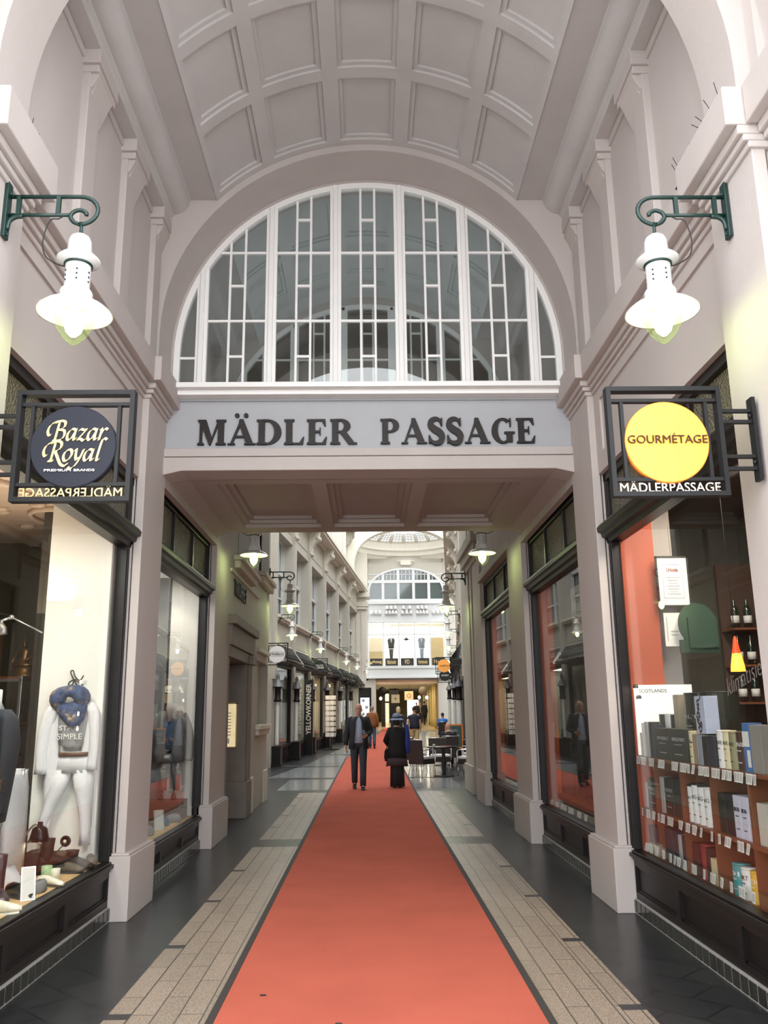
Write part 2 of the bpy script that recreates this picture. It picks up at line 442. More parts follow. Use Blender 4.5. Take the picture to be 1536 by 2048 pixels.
# ---- vault
VR, VC = 2.1, 5.30
def vault(n, y0, y1, rows, mat):
    half = 46.9
    bands = [(-45.4,-30.6),(-27.0,-11.4),(-7.4,7.4),(11.4,27.0),(30.6,45.4)]
    us = {-half, half}; vsx = {y0, y1}
    st1, st2 = 1.15, .042
    for a, b in bands: us |= {a, b, a+st1, b-st1, a+2*st1, b-2*st1}
    for a, b in rows: vsx |= {a, b, a+st2, b-st2, a+2*st2, b-2*st2}
    us = sorted(us); fine = []
    for a, b in zip(us, us[1:]):
        k = max(1, int((b-a)/1.6)); fine += [a+(b-a)*i/k for i in range(k)]
    fine.append(us[-1])
    def dep(u, v):
        for a, b in bands:
            for c, d in rows:
                if a < u < b and c < v < d:
                    if a+st1 < u < b-st1 and c+st2 < v < d-st2: return .048
                    return .024
        return 0.
    mb = MB()
    relief(mb, fine, sorted(vsx), dep, lambda u, v, d: ((VR+d)*sin(R(u)), v, VC+(VR+d)*cos(R(u))))
    mb.box((-2.7,y0-.1,7.62), (2.7,y1+.1,7.95))  # unseen roof slab above the coffers, added to block light
    return mb.build(n, mat, kind='structure')
vault('ceiling', 4.40, 7.76, [(4.98,5.74),(5.87,6.66),(6.79,7.67)], 'vault')
for sg in (-1,1):   # the same springing inside the bridge room
    mb = MB(side(sg)); mb.prism([(2.3,6.48),(1.99,6.48),(1.965,6.58)]+[(1.965-.155*sin(R(a)), 6.73-.15*cos(R(a))) for a in range(9, 91, 9)]+[(1.80,6.745),(1.535,6.745),(1.535,7.95),(2.3,7.95)], 'y', 8.5, 11.15)
    mb.build('trim_8', 'vault', kind='structure')
M['roomgrey'] = pm('pale_grey_room_plaster', (.52,.54,.54), .8)
vault('ceiling_bridge', 8.5, 11.15, [(8.75,9.5),(9.65,10.4)], 'roomgrey')
mb = MB(); mb.box((-2.7,11.3,7.95), (2.7,18.2,8.2)); mb.box((-2.7,3.2,7.9), (2.7,11.4,8.2)); mb.build('ceiling_hall', 'vault', kind='structure')

# ---- arch walls
mb = MB(); mb.prism(arch_poly(0, 2.3, 4.88, 8.0, 2.03, 5.1), 'y', 4.0, 4.42); mb.build('wall_entrance', 'plaster', kind='structure')
mb = MB(); mb.prism(arch_poly(0, 2.6, 4.88, 9.0, 2.17, 5.1), 'y', 3.3, 4.0); mb.build('wall_entrance_outer', 'plaster', kind='structure')
mb = MB(); mb.prism(arch_poly(0, 2.2, 4.88, 8.0, 2.05, 5.28), 'y', 7.75, 8.26); mb.prism(arch_poly(0, 2.2, 4.86, 8.0, 2.03, 5.28), 'y', 8.26, 8.5); mb.build('wall_arch', 'plaster', kind='structure')
mb = MB(); mb.prism(arch_poly(0, 2.2, 4.86, 8.0, 2.03, 5.28), 'y', 11.1, 11.4); mb.build('wall_arch_rear', 'plaster', kind='structure')

# ---- arched timber windows of the bridge room
def arch_window(nm, Y, dr):
    RR, CZ, ZB = 2.02, 5.28, 4.87
    root = structure(nm)
    def top(x): return CZ+math.sqrt(max(.0001, RR*RR-x*x))
    y0, y1 = sorted((Y, Y+dr*.07)); yf0, yf1 = sorted((Y-dr*.03, Y+dr*.07))
    fr = MB()
    for a, b in ((2.03,1.965),):
        rings = []
        for i in range(49):
            t = PI*i/48; c, s_ = cos(t), sin(t)
            rings.append([(-a*c, y0, CZ+a*s_), (-b*c, y0, CZ+b*s_), (-b*c, y1, CZ+b*s_), (-a*c, y1, CZ+a*s_)])
        rings = [[(-a, y0, ZB), (-b, y0, ZB), (-b, y1, ZB), (-a, y1, ZB)]]+rings+[[(a, y0, ZB), (b, y0, ZB), (b, y1, ZB), (a, y1, ZB)]]
        fr.loft(rings, smooth=False)
    fr.box((-2.028,y0+.0015,ZB), (2.028,y1-.0015,ZB+.075))
    fr.build('frame', 'white', root, bevel=.004)
    mul = (-1.75,-1.03,-.345,.345,1.03,1.75)
    for x in mul:
        m_ = MB(); m_.box((x-.024,yf0,ZB), (x+.024,yf1,top(abs(x)+.024)-.004)); m_.build('mullion', 'white', root, bevel=.004)
    edges = (-2.0,)+mul+(2.0,)
    for i in range(7):
        xa, xb = edges[i], edges[i+1]
        sh = MB()
        la = xa+.024 if i else None; lb = xb-.024 if i < 6 else None
        if la is not None: sh.box((la,y0+.003,ZB), (la+.035,y1-.003,top(max(abs(la),abs(la+.035)))))
        if lb is not None: sh.box((lb-.035,y0+.003,ZB), (lb,y1-.003,top(max(abs(lb),abs(lb-.035)))))
        yb0, yb1 = sorted((Y+dr*.02, Y+dr*.055))
        def hbar(x0, x1, z):
            if z > CZ:
                xm = math.sqrt(max(0, RR*RR-(z+.014-CZ)**2)); x0, x1 = max(x0,-xm), min(x1,xm)
            if x1-x0 > .03: sh.box((x0,yb0+.004,z-.013), (x1,yb1-.004,z+.013))
        if i in (0, 6): hbar(xa, xb, 5.25)
        else:
            wd = xb-xa; b1, b2 = xa+.39*wd, xa+.61*wd
            for b in (b1, b2): sh.box((b-.012,yb0,ZB), (b+.012,yb1,top(abs(b)+.012)))
            for z in (5.67, 6.466): hbar(xa, xb, z)
            for z in (5.267, 6.076, 6.864): hbar(b1, b2, z)
        sh.build('glazing_bars', 'white', root)
    pn = MB()
    pts = [(-RR+.02,ZB+.02)]+[(-(RR-.02)*cos(PI*i/40), CZ+(RR-.02)*sin(PI*i/40)) for i in range(41)]+[(RR-.02,ZB+.02)]
    a, b = sorted((Y+dr*.04, Y+dr*.044)); pn.prism(pts, 'y', a, b); pn.build('pane', 'archglass', root)
    return root
arch_window('window_1', 8.27, 1)
arch_window('window_2', 11.2, -1)
mb = MB(); mb.box((-2.06,8.02,4.82), (2.06,8.36,4.875)); mb.box((-2.06,8.1,4.77), (2.06,8.3,4.82)); mb.build('trim_9', 'white', kind='structure', bevel=.006)

# ---- bridge beam with the name band
mb = MB(); mb.box((-2.08,8.24,4.235), (2.08,8.6,4.79)); mb.box((-2.08,8.22,4.745), (2.08,8.3,4.79)); mb.build('wall_signband', 'signband', kind='structure')
mb = MB()
mb.prism([(-2.07,4.235),(-2.07,4.15),(2.07,4.15),(2.07,4.235)], 'y', 8.20, 8.6)
mb.prism([(-2.07,4.14),(-2.07,3.955),(-1.88,4.0),(1.88,4.0),(2.07,3.955),(2.07,4.14)], 'y', 8.19, 8.55)
mb.prism([(-2.07,4.85),(-2.07,3.955),(-1.88,4.0),(1.88,4.0),(2.07,3.955),(2.07,4.85)], 'y', 11.0, 11.2)
mb.box((-2.12,8.5,4.18), (2.12,11.1,4.86))
mb.build('wall_beam', 'plaster', kind='structure', bevel=.006)
mb = MB()
pan = [(-1.62,-.62),(-.46,.46),(.62,1.62)]
us = sorted({-1.88,1.88}|{q for a, b in pan for q in (a,b,a+.06,b-.06,a+.12,b-.12)})
vv = sorted({8.552,10.998,8.72,8.78,8.84,10.88,10.82,10.76})
def dep(u, v):
    for a, b in pan:
        if a < u < b and 8.72 < v < 10.88:
            if a+.12 < u < b-.12 and 8.84 < v < 10.76: return .13
            if a+.06 < u < b-.06 and 8.78 < v < 10.82: return .09
            return .045
    return 0.
relief(mb, us, vv, dep, lambda u, v, d: (u, v, 4.0+d))
for sg in (-1,1):
    mb.add([(sg*1.88,8.552,4.0),(sg*2.13,8.552,3.94),(sg*2.13,10.998,3.94),(sg*1.88,10.998,4.0)], [(0,1,2,3)])
    a, b = sorted((sg*2.06, sg*2.13)); mb.box((a,8.3,3.86), (b,11.35,3.96))
mb.build('ceiling_beam', 'beam', kind='structure')

# ---- shop fronts (timber frame, patterned transom, panelled stall riser on a glass-block course)
def shopfront(nm, sg, y0, y1, zs, l0, l1, zh, panels=3, bars=2):
    T = side(sg); root = structure(nm)
    m = MB(T); n = int((y1-y0)/.115); st = (y1-y0)/n
    m.box((2.15,y0,0), (2.3,y1,.115), 1)
    for i in range(n): m.box((2.142,y0+i*st+.012,.014), (2.2,y0+(i+1)*st-.012,.104), 0)
    m.build('glass_block_course', ['block','blockframe'], root)
    m = MB(T); m.box((2.19,y0,.115), (2.27,y1,zs-.05), 1)
    m.box((2.165,y0,.115), (2.2,y1,.17)); m.box((2.165,y0,zs-.12), (2.2,y1,zs-.05))
    w_ = (y1-y0)/panels
    for i in range(panels+1):
        c = min(max(y0+i*w_, y0+.04), y1-.04); m.box((2.165,c-.04,.17), (2.2,c+.04,zs-.12))
    for i in range(panels):
        a, b = y0+i*w_+.04, y0+(i+1)*w_-.04
        for q in ((a,a+.016),(b-.016,b)): m.box((2.178,q[0],.17), (2.2,q[1],zs-.12))
        m.box((2.178,a,.17), (2.2,b,.186)); m.box((2.178,a,zs-.136), (2.2,b,zs-.12))
    m.build('stall_riser', ['wood','panelwood'], root)
    m = MB(T); m.box((2.13,y0,zs-.05), (2.23,y1,zs-.018)); m.box((2.15,y0,zs-.018), (2.23,y1,zs)); m.box((2.155,y0,zs-.075), (2.2,y1,zs-.05)); m.build('sill', 'wood', root, bevel=.005)
    m = MB(T)
    for a, b in ((y0,y0+.07),(y1-.07,y1)):
        m.box((2.17,a,zs), (2.26,b,zh)); m.box((2.16,a+.015 if a == y0 else a+.02,zs), (2.2,b-.02 if a == y0 else b-.015,zh))
    m.box((2.16,y0,zh-.075), (2.26,y1,zh))
    for i in range(1, bars+1):
        c = y0+(y1-y0)*i/(bars+1); m.box((2.17,c-.022,l1), (2.25,c+.022,zh-.07))
    m.build('frame', 'wood', root, bevel=.004)
    m = MB(T)
    m.prism([(2.27,l0),(2.16,l0),(2.15,l0+.04),(2.11,l0+.05),(2.10,l0+.09),(2.07,l0+.10),(2.065,l1-.03),(2.09,l1),(2.27,l1)], 'y', y0-.02, y1+.02)
    m.build('transom_ledge', 'wood', root)
    m = MB(T); m.box((2.215,y0+.06,zs), (2.222,y1-.06,l0+.02)); m.build('pane', 'glass', root)
    m = MB(T); m.box((2.205,y0+.06,l1-.02), (2.215,y1-.06,zh-.06)); m.build('transom_pane', 'ptglass', root)
    return root
shopfront('window_3', -1, 4.42, 7.56, .46, 3.10, 3.27, 3.75, 3, 2)
shopfront('window_4', -1, 8.28, 11.37, .40, 3.15, 3.32, 3.90, 3, 2)
shopfront('window_5', 1, 4.42, 7.56, .49, 3.10, 3.27, 3.75, 3, 2)
shopfront('window_6', 1, 8.28, 11.37, .48, 3.15, 3.32, 3.90, 3, 2)
shopfront('window_7', 1, 12.48, 15.88, .48, 3.28, 3.44, 3.98, 3, 2)
pilaster('trim_10', 1, 15.86, 17.0, 4.8, 2.08, .55, 2.03)
mb = MB(side(1)); mb.box((2.10,17.9,.55), (2.5,19.3,8)); mb.box((2.06,17.86,0), (2.5,19.35,.55)); mb.build('trim_11', 'creamdark', kind='structure', bevel=.006)
mb = MB(side(1)); mb.box((2.135,17.84,.56), (2.5,17.9,3.3)); mb.box((2.5,17.0,0), (2.6,17.9,3.3)); mb.build('door_1', 'panelwood', kind='structure')
mb = MB(side(1))   # stepped hood above the last bay
mb.box((1.99,15.9,4.62), (2.2,18.3,4.80)); mb.box((1.93,15.8,4.80), (2.2,18.45,5.0)); mb.box((2.05,15.95,4.5), (2.2,18.2,4.62)); mb.box((2.04,12.4,3.98), (2.2,15.9,4.12)); mb.build('trim_12', 'creamdark', kind='structure', bevel=.01)

# ---- left wall behind the bridge: stone portal, sills, niches
T = side(-1)
mb = MB(T)
mb.box((2.06,12.5,2.98), (2.6,15.0,7.9)); mb.box((2.06,15.0,0), (2.16,15.8,7.9)); mb.box((2.06,17.45,0), (2.6,17.55,7.9)); mb.box((2.06,15.8,2.6), (2.6,17.45,4.0))
mb.box((2.06,15.8,0), (2.6,17.45,1.36)); mb.box((2.06,15.8,5.9), (2.6,17.45,7.9)); mb.box((2.22,15.8,1.36), (2.6,17.45,5.9)); mb.box((2.06,17.0,4.0), (2.22,17.45,5.9))
mb.build('wall_portal', 'creamdark', kind='structure')
mb = MB(T)
mb.box((2.03,15.05,0), (2.2,15.45,.58)); mb.box((2.03,17.0,0), (2.2,17.58,.58))
mb.box((1.96,15.75,1.36), (2.2,17.54,1.44)); mb.box((2.0,15.8,1.26), (2.2,17.5,1.36))
mb.box((2.0,15.8,2.75), (2.1,17.3,2.82))
mb.box((1.97,12.9,3.82), (2.1,14.95,3.93)); mb.box((1.92,12.8,3.93), (2.1,15.05,4.0)); mb.box((2.03,12.5,3.70), (2.1,15.7,3.75))
mb.box((1.97,15.9,4.05), (2.1,17.58,4.17)); mb.box((1.92,15.8,4.17), (2.1,17.62,4.25))
mb.build('trim_13', 'cream', kind='structure', bevel=.006)
mb = MB(T)
for y0, y1, zb in ((13.2,14.6,4.0),(16.1,17.3,4.25)):
    mb.box((2.055,y0,zb), (2.075,y1,6.2))
mb.build('window_8', 'stone', kind='structure')
mb = MB(T)
mb.box((2.0,12.5,2.62), (2.6,15.05,2.98)); mb.box((1.94,12.45,2.92), (2.2,15.15,3.06)); mb.box((2.03,12.5,2.45), (2.6,15.0,2.62)); mb.box((1.97,14.55,2.45), (2.2,15.08,2.6))
mb.box((2.05,14.5,.55), (2.55,15.0,2.45)); mb.box((2.01,14.46,0), (2.6,15.04,.57)); mb.box((2.02,14.62,.57), (2.2,14.9,2.45))
mb.box((2.05,12.5,0), (2.4,12.62,2.45)); mb.box((3.0,12.5,0), (3.1,15,2.6)); mb.box((2.4,14.9,0), (3.1,15.0,2.6)); mb.box((2.4,12.5,2.5), (3.1,15,2.6))
mb.build('door_2', 'stone', kind='structure', bevel=.01)
# ================================================================== THINGS of the near hall
# ---- carpet runner
Lp = [(-.92,3.3),(-.92,20),(-.90,31.5),(.74,57),(1.1,64)]
Rp = [(.955,3.3),(.965,19.3),(1.02,27),(3.0,55.5),(3.9,64)]
def inset(P, d): return [(x+d, y) for x, y in P]
CY = [3.3,5,10,15,19.3,23,27,30,31.5,36,42,48,55.5,57,64]
def atp(P, y):
    for (x0,y0),(x1,y1) in zip(P,P[1:]):
        if y0 <= y <= y1: return x0+(x1-x0)*(y-y0)/(y1-y0)
def strip(fa, fb, z0, z1):
    m_ = MB(); m_.loft([[(fa(y),y,gz(y)+z0),(fb(y),y,gz(y)+z0),(fb(y),y,gz(y)+z1),(fa(y),y,gz(y)+z1)] for y in CY], smooth=False); return m_
carpet = tag(strip(lambda y: atp(Lp,y)+.04, lambda y: atp(Rp,y)-.04, .004, .016).build('carpet_runner', 'carpet'), 'long coral red carpet runner laid down the middle of the passage floor', 'carpet')
strip(lambda y: atp(Lp,y), lambda y: atp(Lp,y)+.045, .003, .018).build('edge_binding', 'carpetedge', carpet)
strip(lambda y: atp(Rp,y)-.045, lambda y: atp(Rp,y), .003, .018).build('edge_binding', 'carpetedge', carpet)

# ---- raised capitals on the name band
def serif(ch):
    P = []
    def rect(x0, y0, x1, y1): P.append([(x0,y0),(x1,y0),(x1,y1),(x0,y1)])
    def stem(x, w=.24, foot=True, head=True, o=.075):
        rect(x, 0, x+w, 1)
        if foot: P.append([(x-o,0),(x+w+o,0),(x+w+o,.065),(x+w+.01,.10),(x-.01,.10),(x-o,.065)])
        if head: P.append([(x-o,1),(x-o,.935),(x-.01,.90),(x+w+.01,.90),(x+w+o,.935),(x+w+o,1)])
    def ring(cx, cz, ro, zo, ri, zi, a0, a1, n=14):
        for i in range(n):
            a, b = R(a0+(a1-a0)*i/n), R(a0+(a1-a0)*(i+1)/n)
            P.append([(cx+ri*cos(a),cz+zi*sin(a)),(cx+ro*cos(a),cz+zo*sin(a)),(cx+ro*cos(b),cz+zo*sin(b)),(cx+ri*cos(b),cz+zi*sin(b))])
    def pen(pts, wf):
        q = smooth_path([(x,y,0) for x,y in pts], 7); n = len(q)
        for i in range(n-1):
            def e(j):
                t = (q[min(j+1,n-1)]-q[max(j-1,0)]).normalized(); w_ = wf(j/(n-1))/2
                return Vector((-t.y*w_, t.x*w_, 0))
            a, b = e(i), e(i+1)
            P.append([tuple((q[i]+a)[:2]),tuple((q[i]-a)[:2]),tuple((q[i+1]-b)[:2]),tuple((q[i+1]+b)[:2])])
    if ch == 'M':
        stem(.07,.10); P.append([(-.01,1),(.31,1),(.56,.22),(.50,0),(.44,0),(.07,.93)]); P.append([(.44,0),(.50,0),(.84,1),(.76,1)]); stem(.76,.23); w = 1.06
    elif ch in 'AÄ':
        P.append([(.07,0),(.17,0),(.50,.86),(.47,1.02)]); P.append([(.42,1.02),(.57,1.02),(.98,0),(.70,0),(.40,.86)]); rect(.24,.28,.76,.365)
        rect(-.01,0,.27,.065); rect(.62,0,1.05,.065); w = 1.0
        if ch == 'Ä':
            for cx in (.33,.67): P.append([(cx+.085*cos(R(a)),1.17+.085*sin(R(a))) for a in range(0,360,24)])
    elif ch == 'D':
        stem(.07); ring(.38,.5,.56,.5,.29,.43,-90,90,20); rect(.2,.92,.40,1); rect(.2,0,.40,.08); w = .96
    elif ch in 'LE':
        stem(.07); P.append([(.2,0),(.72,0),(.76,.3),(.72,.3),(.58,.07),(.2,.07)]); w = .78
        if ch == 'E':
            P.append([(.2,1),(.70,1),(.72,.73),(.68,.73),(.56,.93),(.2,.93)]); rect(.2,.46,.50,.55); P.append([(.48,.36),(.52,.36),(.52,.67),(.48,.67)]); w = .8
    elif ch in 'RP':
        stem(.07); ring(.38,.73,.39,.275,.14,.20,-90,90,16); rect(.2,.93,.40,1); rect(.2,.455,.40,.53); w = .78
        if ch == 'R':
            P.append([(.34,.50),(.60,.50),(.92,.06),(1.02,.065),(1.02,0),(.70,0)]); w = .96
    elif ch == 'S':
        pen([(.56,.78),(.50,.93),(.33,.99),(.15,.90),(.13,.72),(.28,.57),(.48,.44),(.58,.28),(.52,.08),(.33,.01),(.14,.08),(.06,.26)], lambda t: .08+.19*sin(PI*t)**1.4)
        P.append([(.55,.70),(.60,.70),(.60,1.0),(.55,1.0)]); P.append([(.03,0),(.08,0),(.08,.32),(.03,.32)]); w = .68
    elif ch == 'G':
        ring(.50,.5,.47,.51,.22,.43,50,318,26); P.append([(.78,.66),(.83,.66),(.83,1.0),(.78,1.0)]); rect(.64,.05,.88,.42); rect(.55,.385,.98,.455); P.append([(.62,.03),(.87,.12),(.87,.2),(.66,.2)]); w = .98
    return P, w
def serif_line(root, txt, x0, x1, z0, h, y0, y1):
    gl = [serif(c) for c in txt]; gap = .085
    tot = sum(g[1] for g in gl)+gap*(len(gl)-1); sx = (x1-x0)/tot; x = 0
    for P, w_ in gl:
        m_ = MB()
        for k_, p in enumerate(P): m_.prism([(x0+(x+a)*sx, z0+b*h) for a, b in p], 'y', y0-.0003*k_, y1)
        m_.build('letter', 'lettering', root)
        x += w_+gap
rl_ = thing('raised_lettering', 'dark bronze raised serif capitals across the pale grey band under the arched window', 'lettering')
serif_line(rl_, 'MÄDLER', -1.735, -.14, 4.275, .268, 8.212, 8.2395); serif_line(rl_, 'PASSAGE', .115, 1.70, 4.275, .268, 8.212, 8.2395)

# ---- hanging lamps on scrolled wall brackets
def make_lamp(ws, name, label, loc, group, brk='green'):
    # origin at the hook; ws = side of the wall in x
    t = thing(name, label, 'lamp', loc, 0, group)
    X = lambda a: ws*(.43-a)      # a measured out from the wall
    b = MB()
    b.tube([(X(0.02),0,.172),(X(.40),0,.172)]+[(X(.415+.1*sin(R(k))),0,.085+.087*cos(R(k))) for k in range(10,181,17)], .0125, 6)
    b.tube(smooth_path([(X(.42),0,0),(X(.385),0,.015),(X(.365),0,.05),(X(.385),0,.08),(X(.42),0,.088),(X(.45),0,.07),(X(.452),0,.055)], 4), .0125, 6)
    b.tube([(X(.02),0,.058),(X(.37),0,.058)], .0115, 6)
    for a in (.075, .295): b.box((min(X(a-.011),X(a+.011)),-.011,.058), (max(X(a-.011),X(a+.011)),.011,.172))
    b.tube(smooth_path([(X(.10),0,.05),(X(.06),0,.045),(X(.03),0,.02),(X(.022),0,-.03)], 4), .014, 6)
    b.tube([(0,0,.012),(0,0,-.075)], .009, 8)
    b.build('bracket', brk, t)
    b = MB(); x0, x1 = sorted((X(0), X(.022))); b.box((x0,-.03,-.085), (x1,.03,.255)); 
    for z in (-.06,.19): b.ball((X(.025),0,z), .01, .01, .01, 8, 5)
    b.build('wall_plate', brk, t, bevel=.004)
    b = MB(); b.tube(smooth_path([(X(.33),0,.055),(X(.30),0,.035),(X(.26),0,.03),(X(.235),0,-.03),(X(.225),0,-.12),(X(.25),0,-.2),(X(.33),0,-.25),(X(.365),0,-.252)], 5), .004, 6); b.build('cable', 'black', t)
    b = MB(); b.lathe([(.002,-.065),(.03,-.068),(.052,-.085),(.062,-.11),(.066,-.185),(.075,-.192),(.10,-.205),(.116,-.222),(.112,-.232),(.085,-.245),(.074,-.25)], n=28); b.build('hood', 'enamel', t)
    b = MB(); b.lathe([(.07,-.243),(.077,-.247),(.077,-.257),(.07,-.26)], n=28); b.build('collar', 'green', t)
    b = MB(); b.lathe([(.068,-.255),(.068,-.40),(.082,-.408),(.088,-.425),(.082,-.442),(.092,-.452),(.096,-.468),(.088,-.482),(.07,-.485)], n=28); h = b.build('housing', 'enamel', t)
    for k in range(6):
        v = MB()
        for q in range(3):
            a = R(60*k-75); v.lathe([(0,.0),(.0055,.0),(.0055,.004),(0,.004)], (0,0,0), 8)
            n_ = len(v.v)
            for i in range(n_-32, n_):
                x, y, z = v.v[i]; v.v[i] = ((.0665+z)*cos(a)-x*sin(a), (.0665+z)*sin(a)+x*cos(a), -.305-.028*q+y)
        v.build('vent_holes', 'black', h)
    b = MB(); b.lathe([(.075,-.478),(.12,-.485),(.165,-.505),(.198,-.535),(.200,-.541),(.192,-.538),(.16,-.515),(.12,-.497),(.075,-.490)], n=36); b.build('shade', 'enamel', t)
    b = MB(); b.lathe([(.092,-.505),(.104,-.54),(.103,-.58),(.090,-.625),(.062,-.675),(.03,-.708),(.008,-.722),(.0,-.724)], n=24); b.build('globe', 'bulbglass', t)
    b = MB(); b.lathe([(.0,-.50),(.03,-.50),(.034,-.53),(.052,-.57),(.055,-.60),(.040,-.645),(.015,-.672),(0,-.675)], n=16); b.build('bulb', 'bulb', t)
    return t
lampL = make_lamp(-1, 'wall_lamp', 'white enamel lamp on a green scroll bracket above the navy round sign', (-1.60,4.25,4.28), None)
lampR = make_lamp(1, 'wall_lamp', 'white enamel lamp on a green scroll bracket above the yellow round sign', (1.595,4.25,4.275), None)
dup(lampL, (-1.63,11.85,4.35), 0, 'white lamp hanging just behind the bridge beam, beside the stone portal')
dup(lampR, (1.60,11.85,4.35), 0, 'white lamp hanging just behind the bridge beam, beside the dark glazed bays')
dup(lampL, (-1.63,17.50,4.33), 0, 'white bracket lamp at the end corner of the wall past the stone portal')
dup(lampR, (1.63,17.9,4.33), 0, 'white bracket lamp at the end pillar above the cafe tables')

# ---- round hanging signs in square iron frames
NIB = Vector((cos(R(42)), sin(R(42)), 0))
def ink(mb, strokes, fn, w_, thin=.035):
    for ks, st in enumerate(strokes):
        q = smooth_path([(x,y,0) for x,y in st], 6); n = len(q); rings = []
        for i in range(n):
            t = (q[min(i+1,n-1)]-q[max(i-1,0)]).normalized(); pr = Vector((-t.y,t.x,0))
            sg = 1 if pr.dot(NIB) >= 0 else -1
            o = NIB*(w_/2)+pr*(sg*thin/2)
            a, b = q[i]+o, q[i]-o
            e_ = .003+.0005*ks+.0006*i/n; rings.append([fn(a.x,a.y,e_), fn(b.x,b.y,e_), fn(b.x,b.y,-.002), fn(a.x,a.y,-.002)])
        mb.loft(rings, smooth=False)
ITAL = {
 'B': ([[(.36,1.66),(.05,1.62),(-.38,1.35),(-.55,.85),(-.40,.45),(-.20,.50)],[(.36,1.62),(.30,.9),(.22,.03)],[(.05,1.52),(.45,1.70),(.86,1.60),(.88,1.22),(.62,.96),(.40,.92)],[(.45,.92),(.88,.86),(1.0,.48),(.80,.10),(.45,-.02),(.05,.02)]], 1.18),
 'a': ([[(.72,.92),(.45,1.0),(.15,.72),(.08,.25),(.25,.02),(.50,.25),(.70,.70)],[(.78,1.0),(.70,.40),(.72,.06),(.95,.20)]], .96),
 'z': ([[(.12,.84),(.25,.98),(.50,.90),(.76,.96)],[(.74,.94),(.10,.06)],[(.10,.06),(.35,.12),(.60,-.03),(.80,.12)]], .88),
 'r': ([[(.12,.88),(.26,1.0),(.22,.55),(.15,.02)],[(.22,.50),(.42,.88),(.62,1.02),(.78,.90)]], .74),
 'R': ([[(.36,1.66),(.05,1.62),(-.38,1.35),(-.55,.85),(-.40,.45),(-.20,.50)],[(.36,1.62),(.30,.9),(.22,.03)],[(.0,.03),(.22,.0),(.42,.03)],[(.05,1.52),(.45,1.70),(.86,1.60),(.92,1.22),(.68,.90),(.42,.82)],[(.48,.82),(.78,.30),(1.15,-.28),(1.55,-.42),(1.72,-.20)]], 1.18),
 'o': ([[(.50,1.0),(.20,.82),(.08,.40),(.25,.02),(.55,.12),(.78,.55),(.70,.92),(.50,1.0)]], .90),
 'y': ([[(.06,.86),(.22,1.0),(.24,.50),(.36,.10),(.55,.35)],[(.86,1.0),(.66,.30),(.35,-.35),(-.02,-.66),(-.25,-.52)]], .92),
 'l': ([[(.86,1.82),(.62,1.94),(.44,1.70),(.28,.60),(.26,.06),(.48,.16)]], .5)}
def ital_line(mb, word, x0, x1, zb, h, fn):
    adv = []; x = 0
    for c in word: adv.append(x); x += ITAL[c][1]
    k = (x1-x0)/x
    for c, a in zip(word, adv):
        ink(mb, [[(px+a, py) for px, py in st] for st in ITAL[c][0]], lambda u, v, d: fn(x0+(u+.12*v)*k, zb+v*h, d), .20, .05)
def hanging_sign(name, label, loc, ws, face, rim=None, rz=0, sc=1., mirrored=False, letters='silver', arm=.19, rad=.218, band=True, group=None, plate=True):
    t = thing(name, label, 'sign', loc, rz, group); t.scale = (sc,)*3
    b = MB(); W, H, q, dp = .29, .285, .012, .028
    for x in (-W, W): b.box((x-q,-dp,-H-q), (x+q,dp,H+q))
    for z in (-H, H): b.box((-W+q,-dp,z-q), (W-q,dp,z+q))
    for z in (H-.062, -H+.078): b.box((-W+q,-dp*.6,z-.009), (W,dp*.6,z+.009))
    for x in (-.222,.222): b.box((x-.009,-dp*.5,-H+.087), (x+.009,dp*.5,H-.071))
    b.build('frame', 'iron', t)
    b = MB()
    for z in (.165,.105,-.085,-.15):
        a, c = sorted((ws*W, ws*(W+arm))); b.box((a,-.012,z-.009), (c,.012,z+.009))
    if plate:
        a, c = sorted((ws*(W+arm-.02), ws*(W+arm))); b.box((a,-.03,-.215), (c,.03,.235))
        for z in (.135,-.118): b.ball((ws*(W+arm-.028),-.01,z), .012, .012, .012, 8, 5)
    b.build('wall_arm', 'iron', t)
    b = MB(); b.lathe([(0,-.024),(rad-.004,-.024),(rad,-.02),(rad,.02),(rad-.004,.024),(0,.024)], n=56, smooth=False)
    b.v = [(x, z, -y) for x, y, z in b.v]; b.v = [(x, y, z-.008) for x, y, z in b.v]
    d = b.build('disc', face, t)
    if rim:
        b = MB(); b.lathe([(rad-.003,-.022),(rad+.002,-.02),(rad+.002,.022),(rad-.003,.022)], n=56); b.v = [(x, z+.0, -y-.008) for x, y, z in b.v]; b.build('rim', rim, d)
    if band:
        b = MB()
        s_ = -1 if mirrored else 1
        add_text(b, 'MÄDLERPASSAGE', lambda u, v, dd: (s_*(u-.26), -.004-dd, -H+.012+v), .52, .060, bold=0, ext=.006)
        b.build('lettering', letters, t)
    return t, d
FZ = -.0265
sL, dL = hanging_sign('hanging_sign', 'round navy sign with gold script in a black iron frame', (-1.53,4.2,2.975), -1, 'navy', mirrored=True, letters='gold', arm=.21)
b = MB(); fn = lambda u, v, d: (u, FZ-d, v)
ital_line(b, 'Bazar', -.105, .165, .022, .062, fn); ital_line(b, 'Royal', -.118, .140, -.088, .062, fn)
b.build('script', 'gold', dL)
for wd_, x_, w_ in (('PREMIUM',-.135,.135),('BRANDS',.015,.105)):
    b = MB(); add_text(b, wd_, lambda u, v, d: (x_+u, FZ-d, -.142+v), w_, .0125, bold=.01, ext=.003); b.build('small_lettering', 'paper', dL)
sR, dR = hanging_sign('hanging_sign', 'round yellow backlit sign with brown capitals in a black iron frame', (1.53,4.2,2.98), 1, 'yellow', 'orangerim', letters='silver', arm=.19)
b = MB()
add_text(b, 'GOURMÉTAGE', lambda u, v, d: (-.208+u, FZ-d, -.018+v), .416, .055, bold=0, ext=.008); b.build('lettering', 'brownletter', dR)

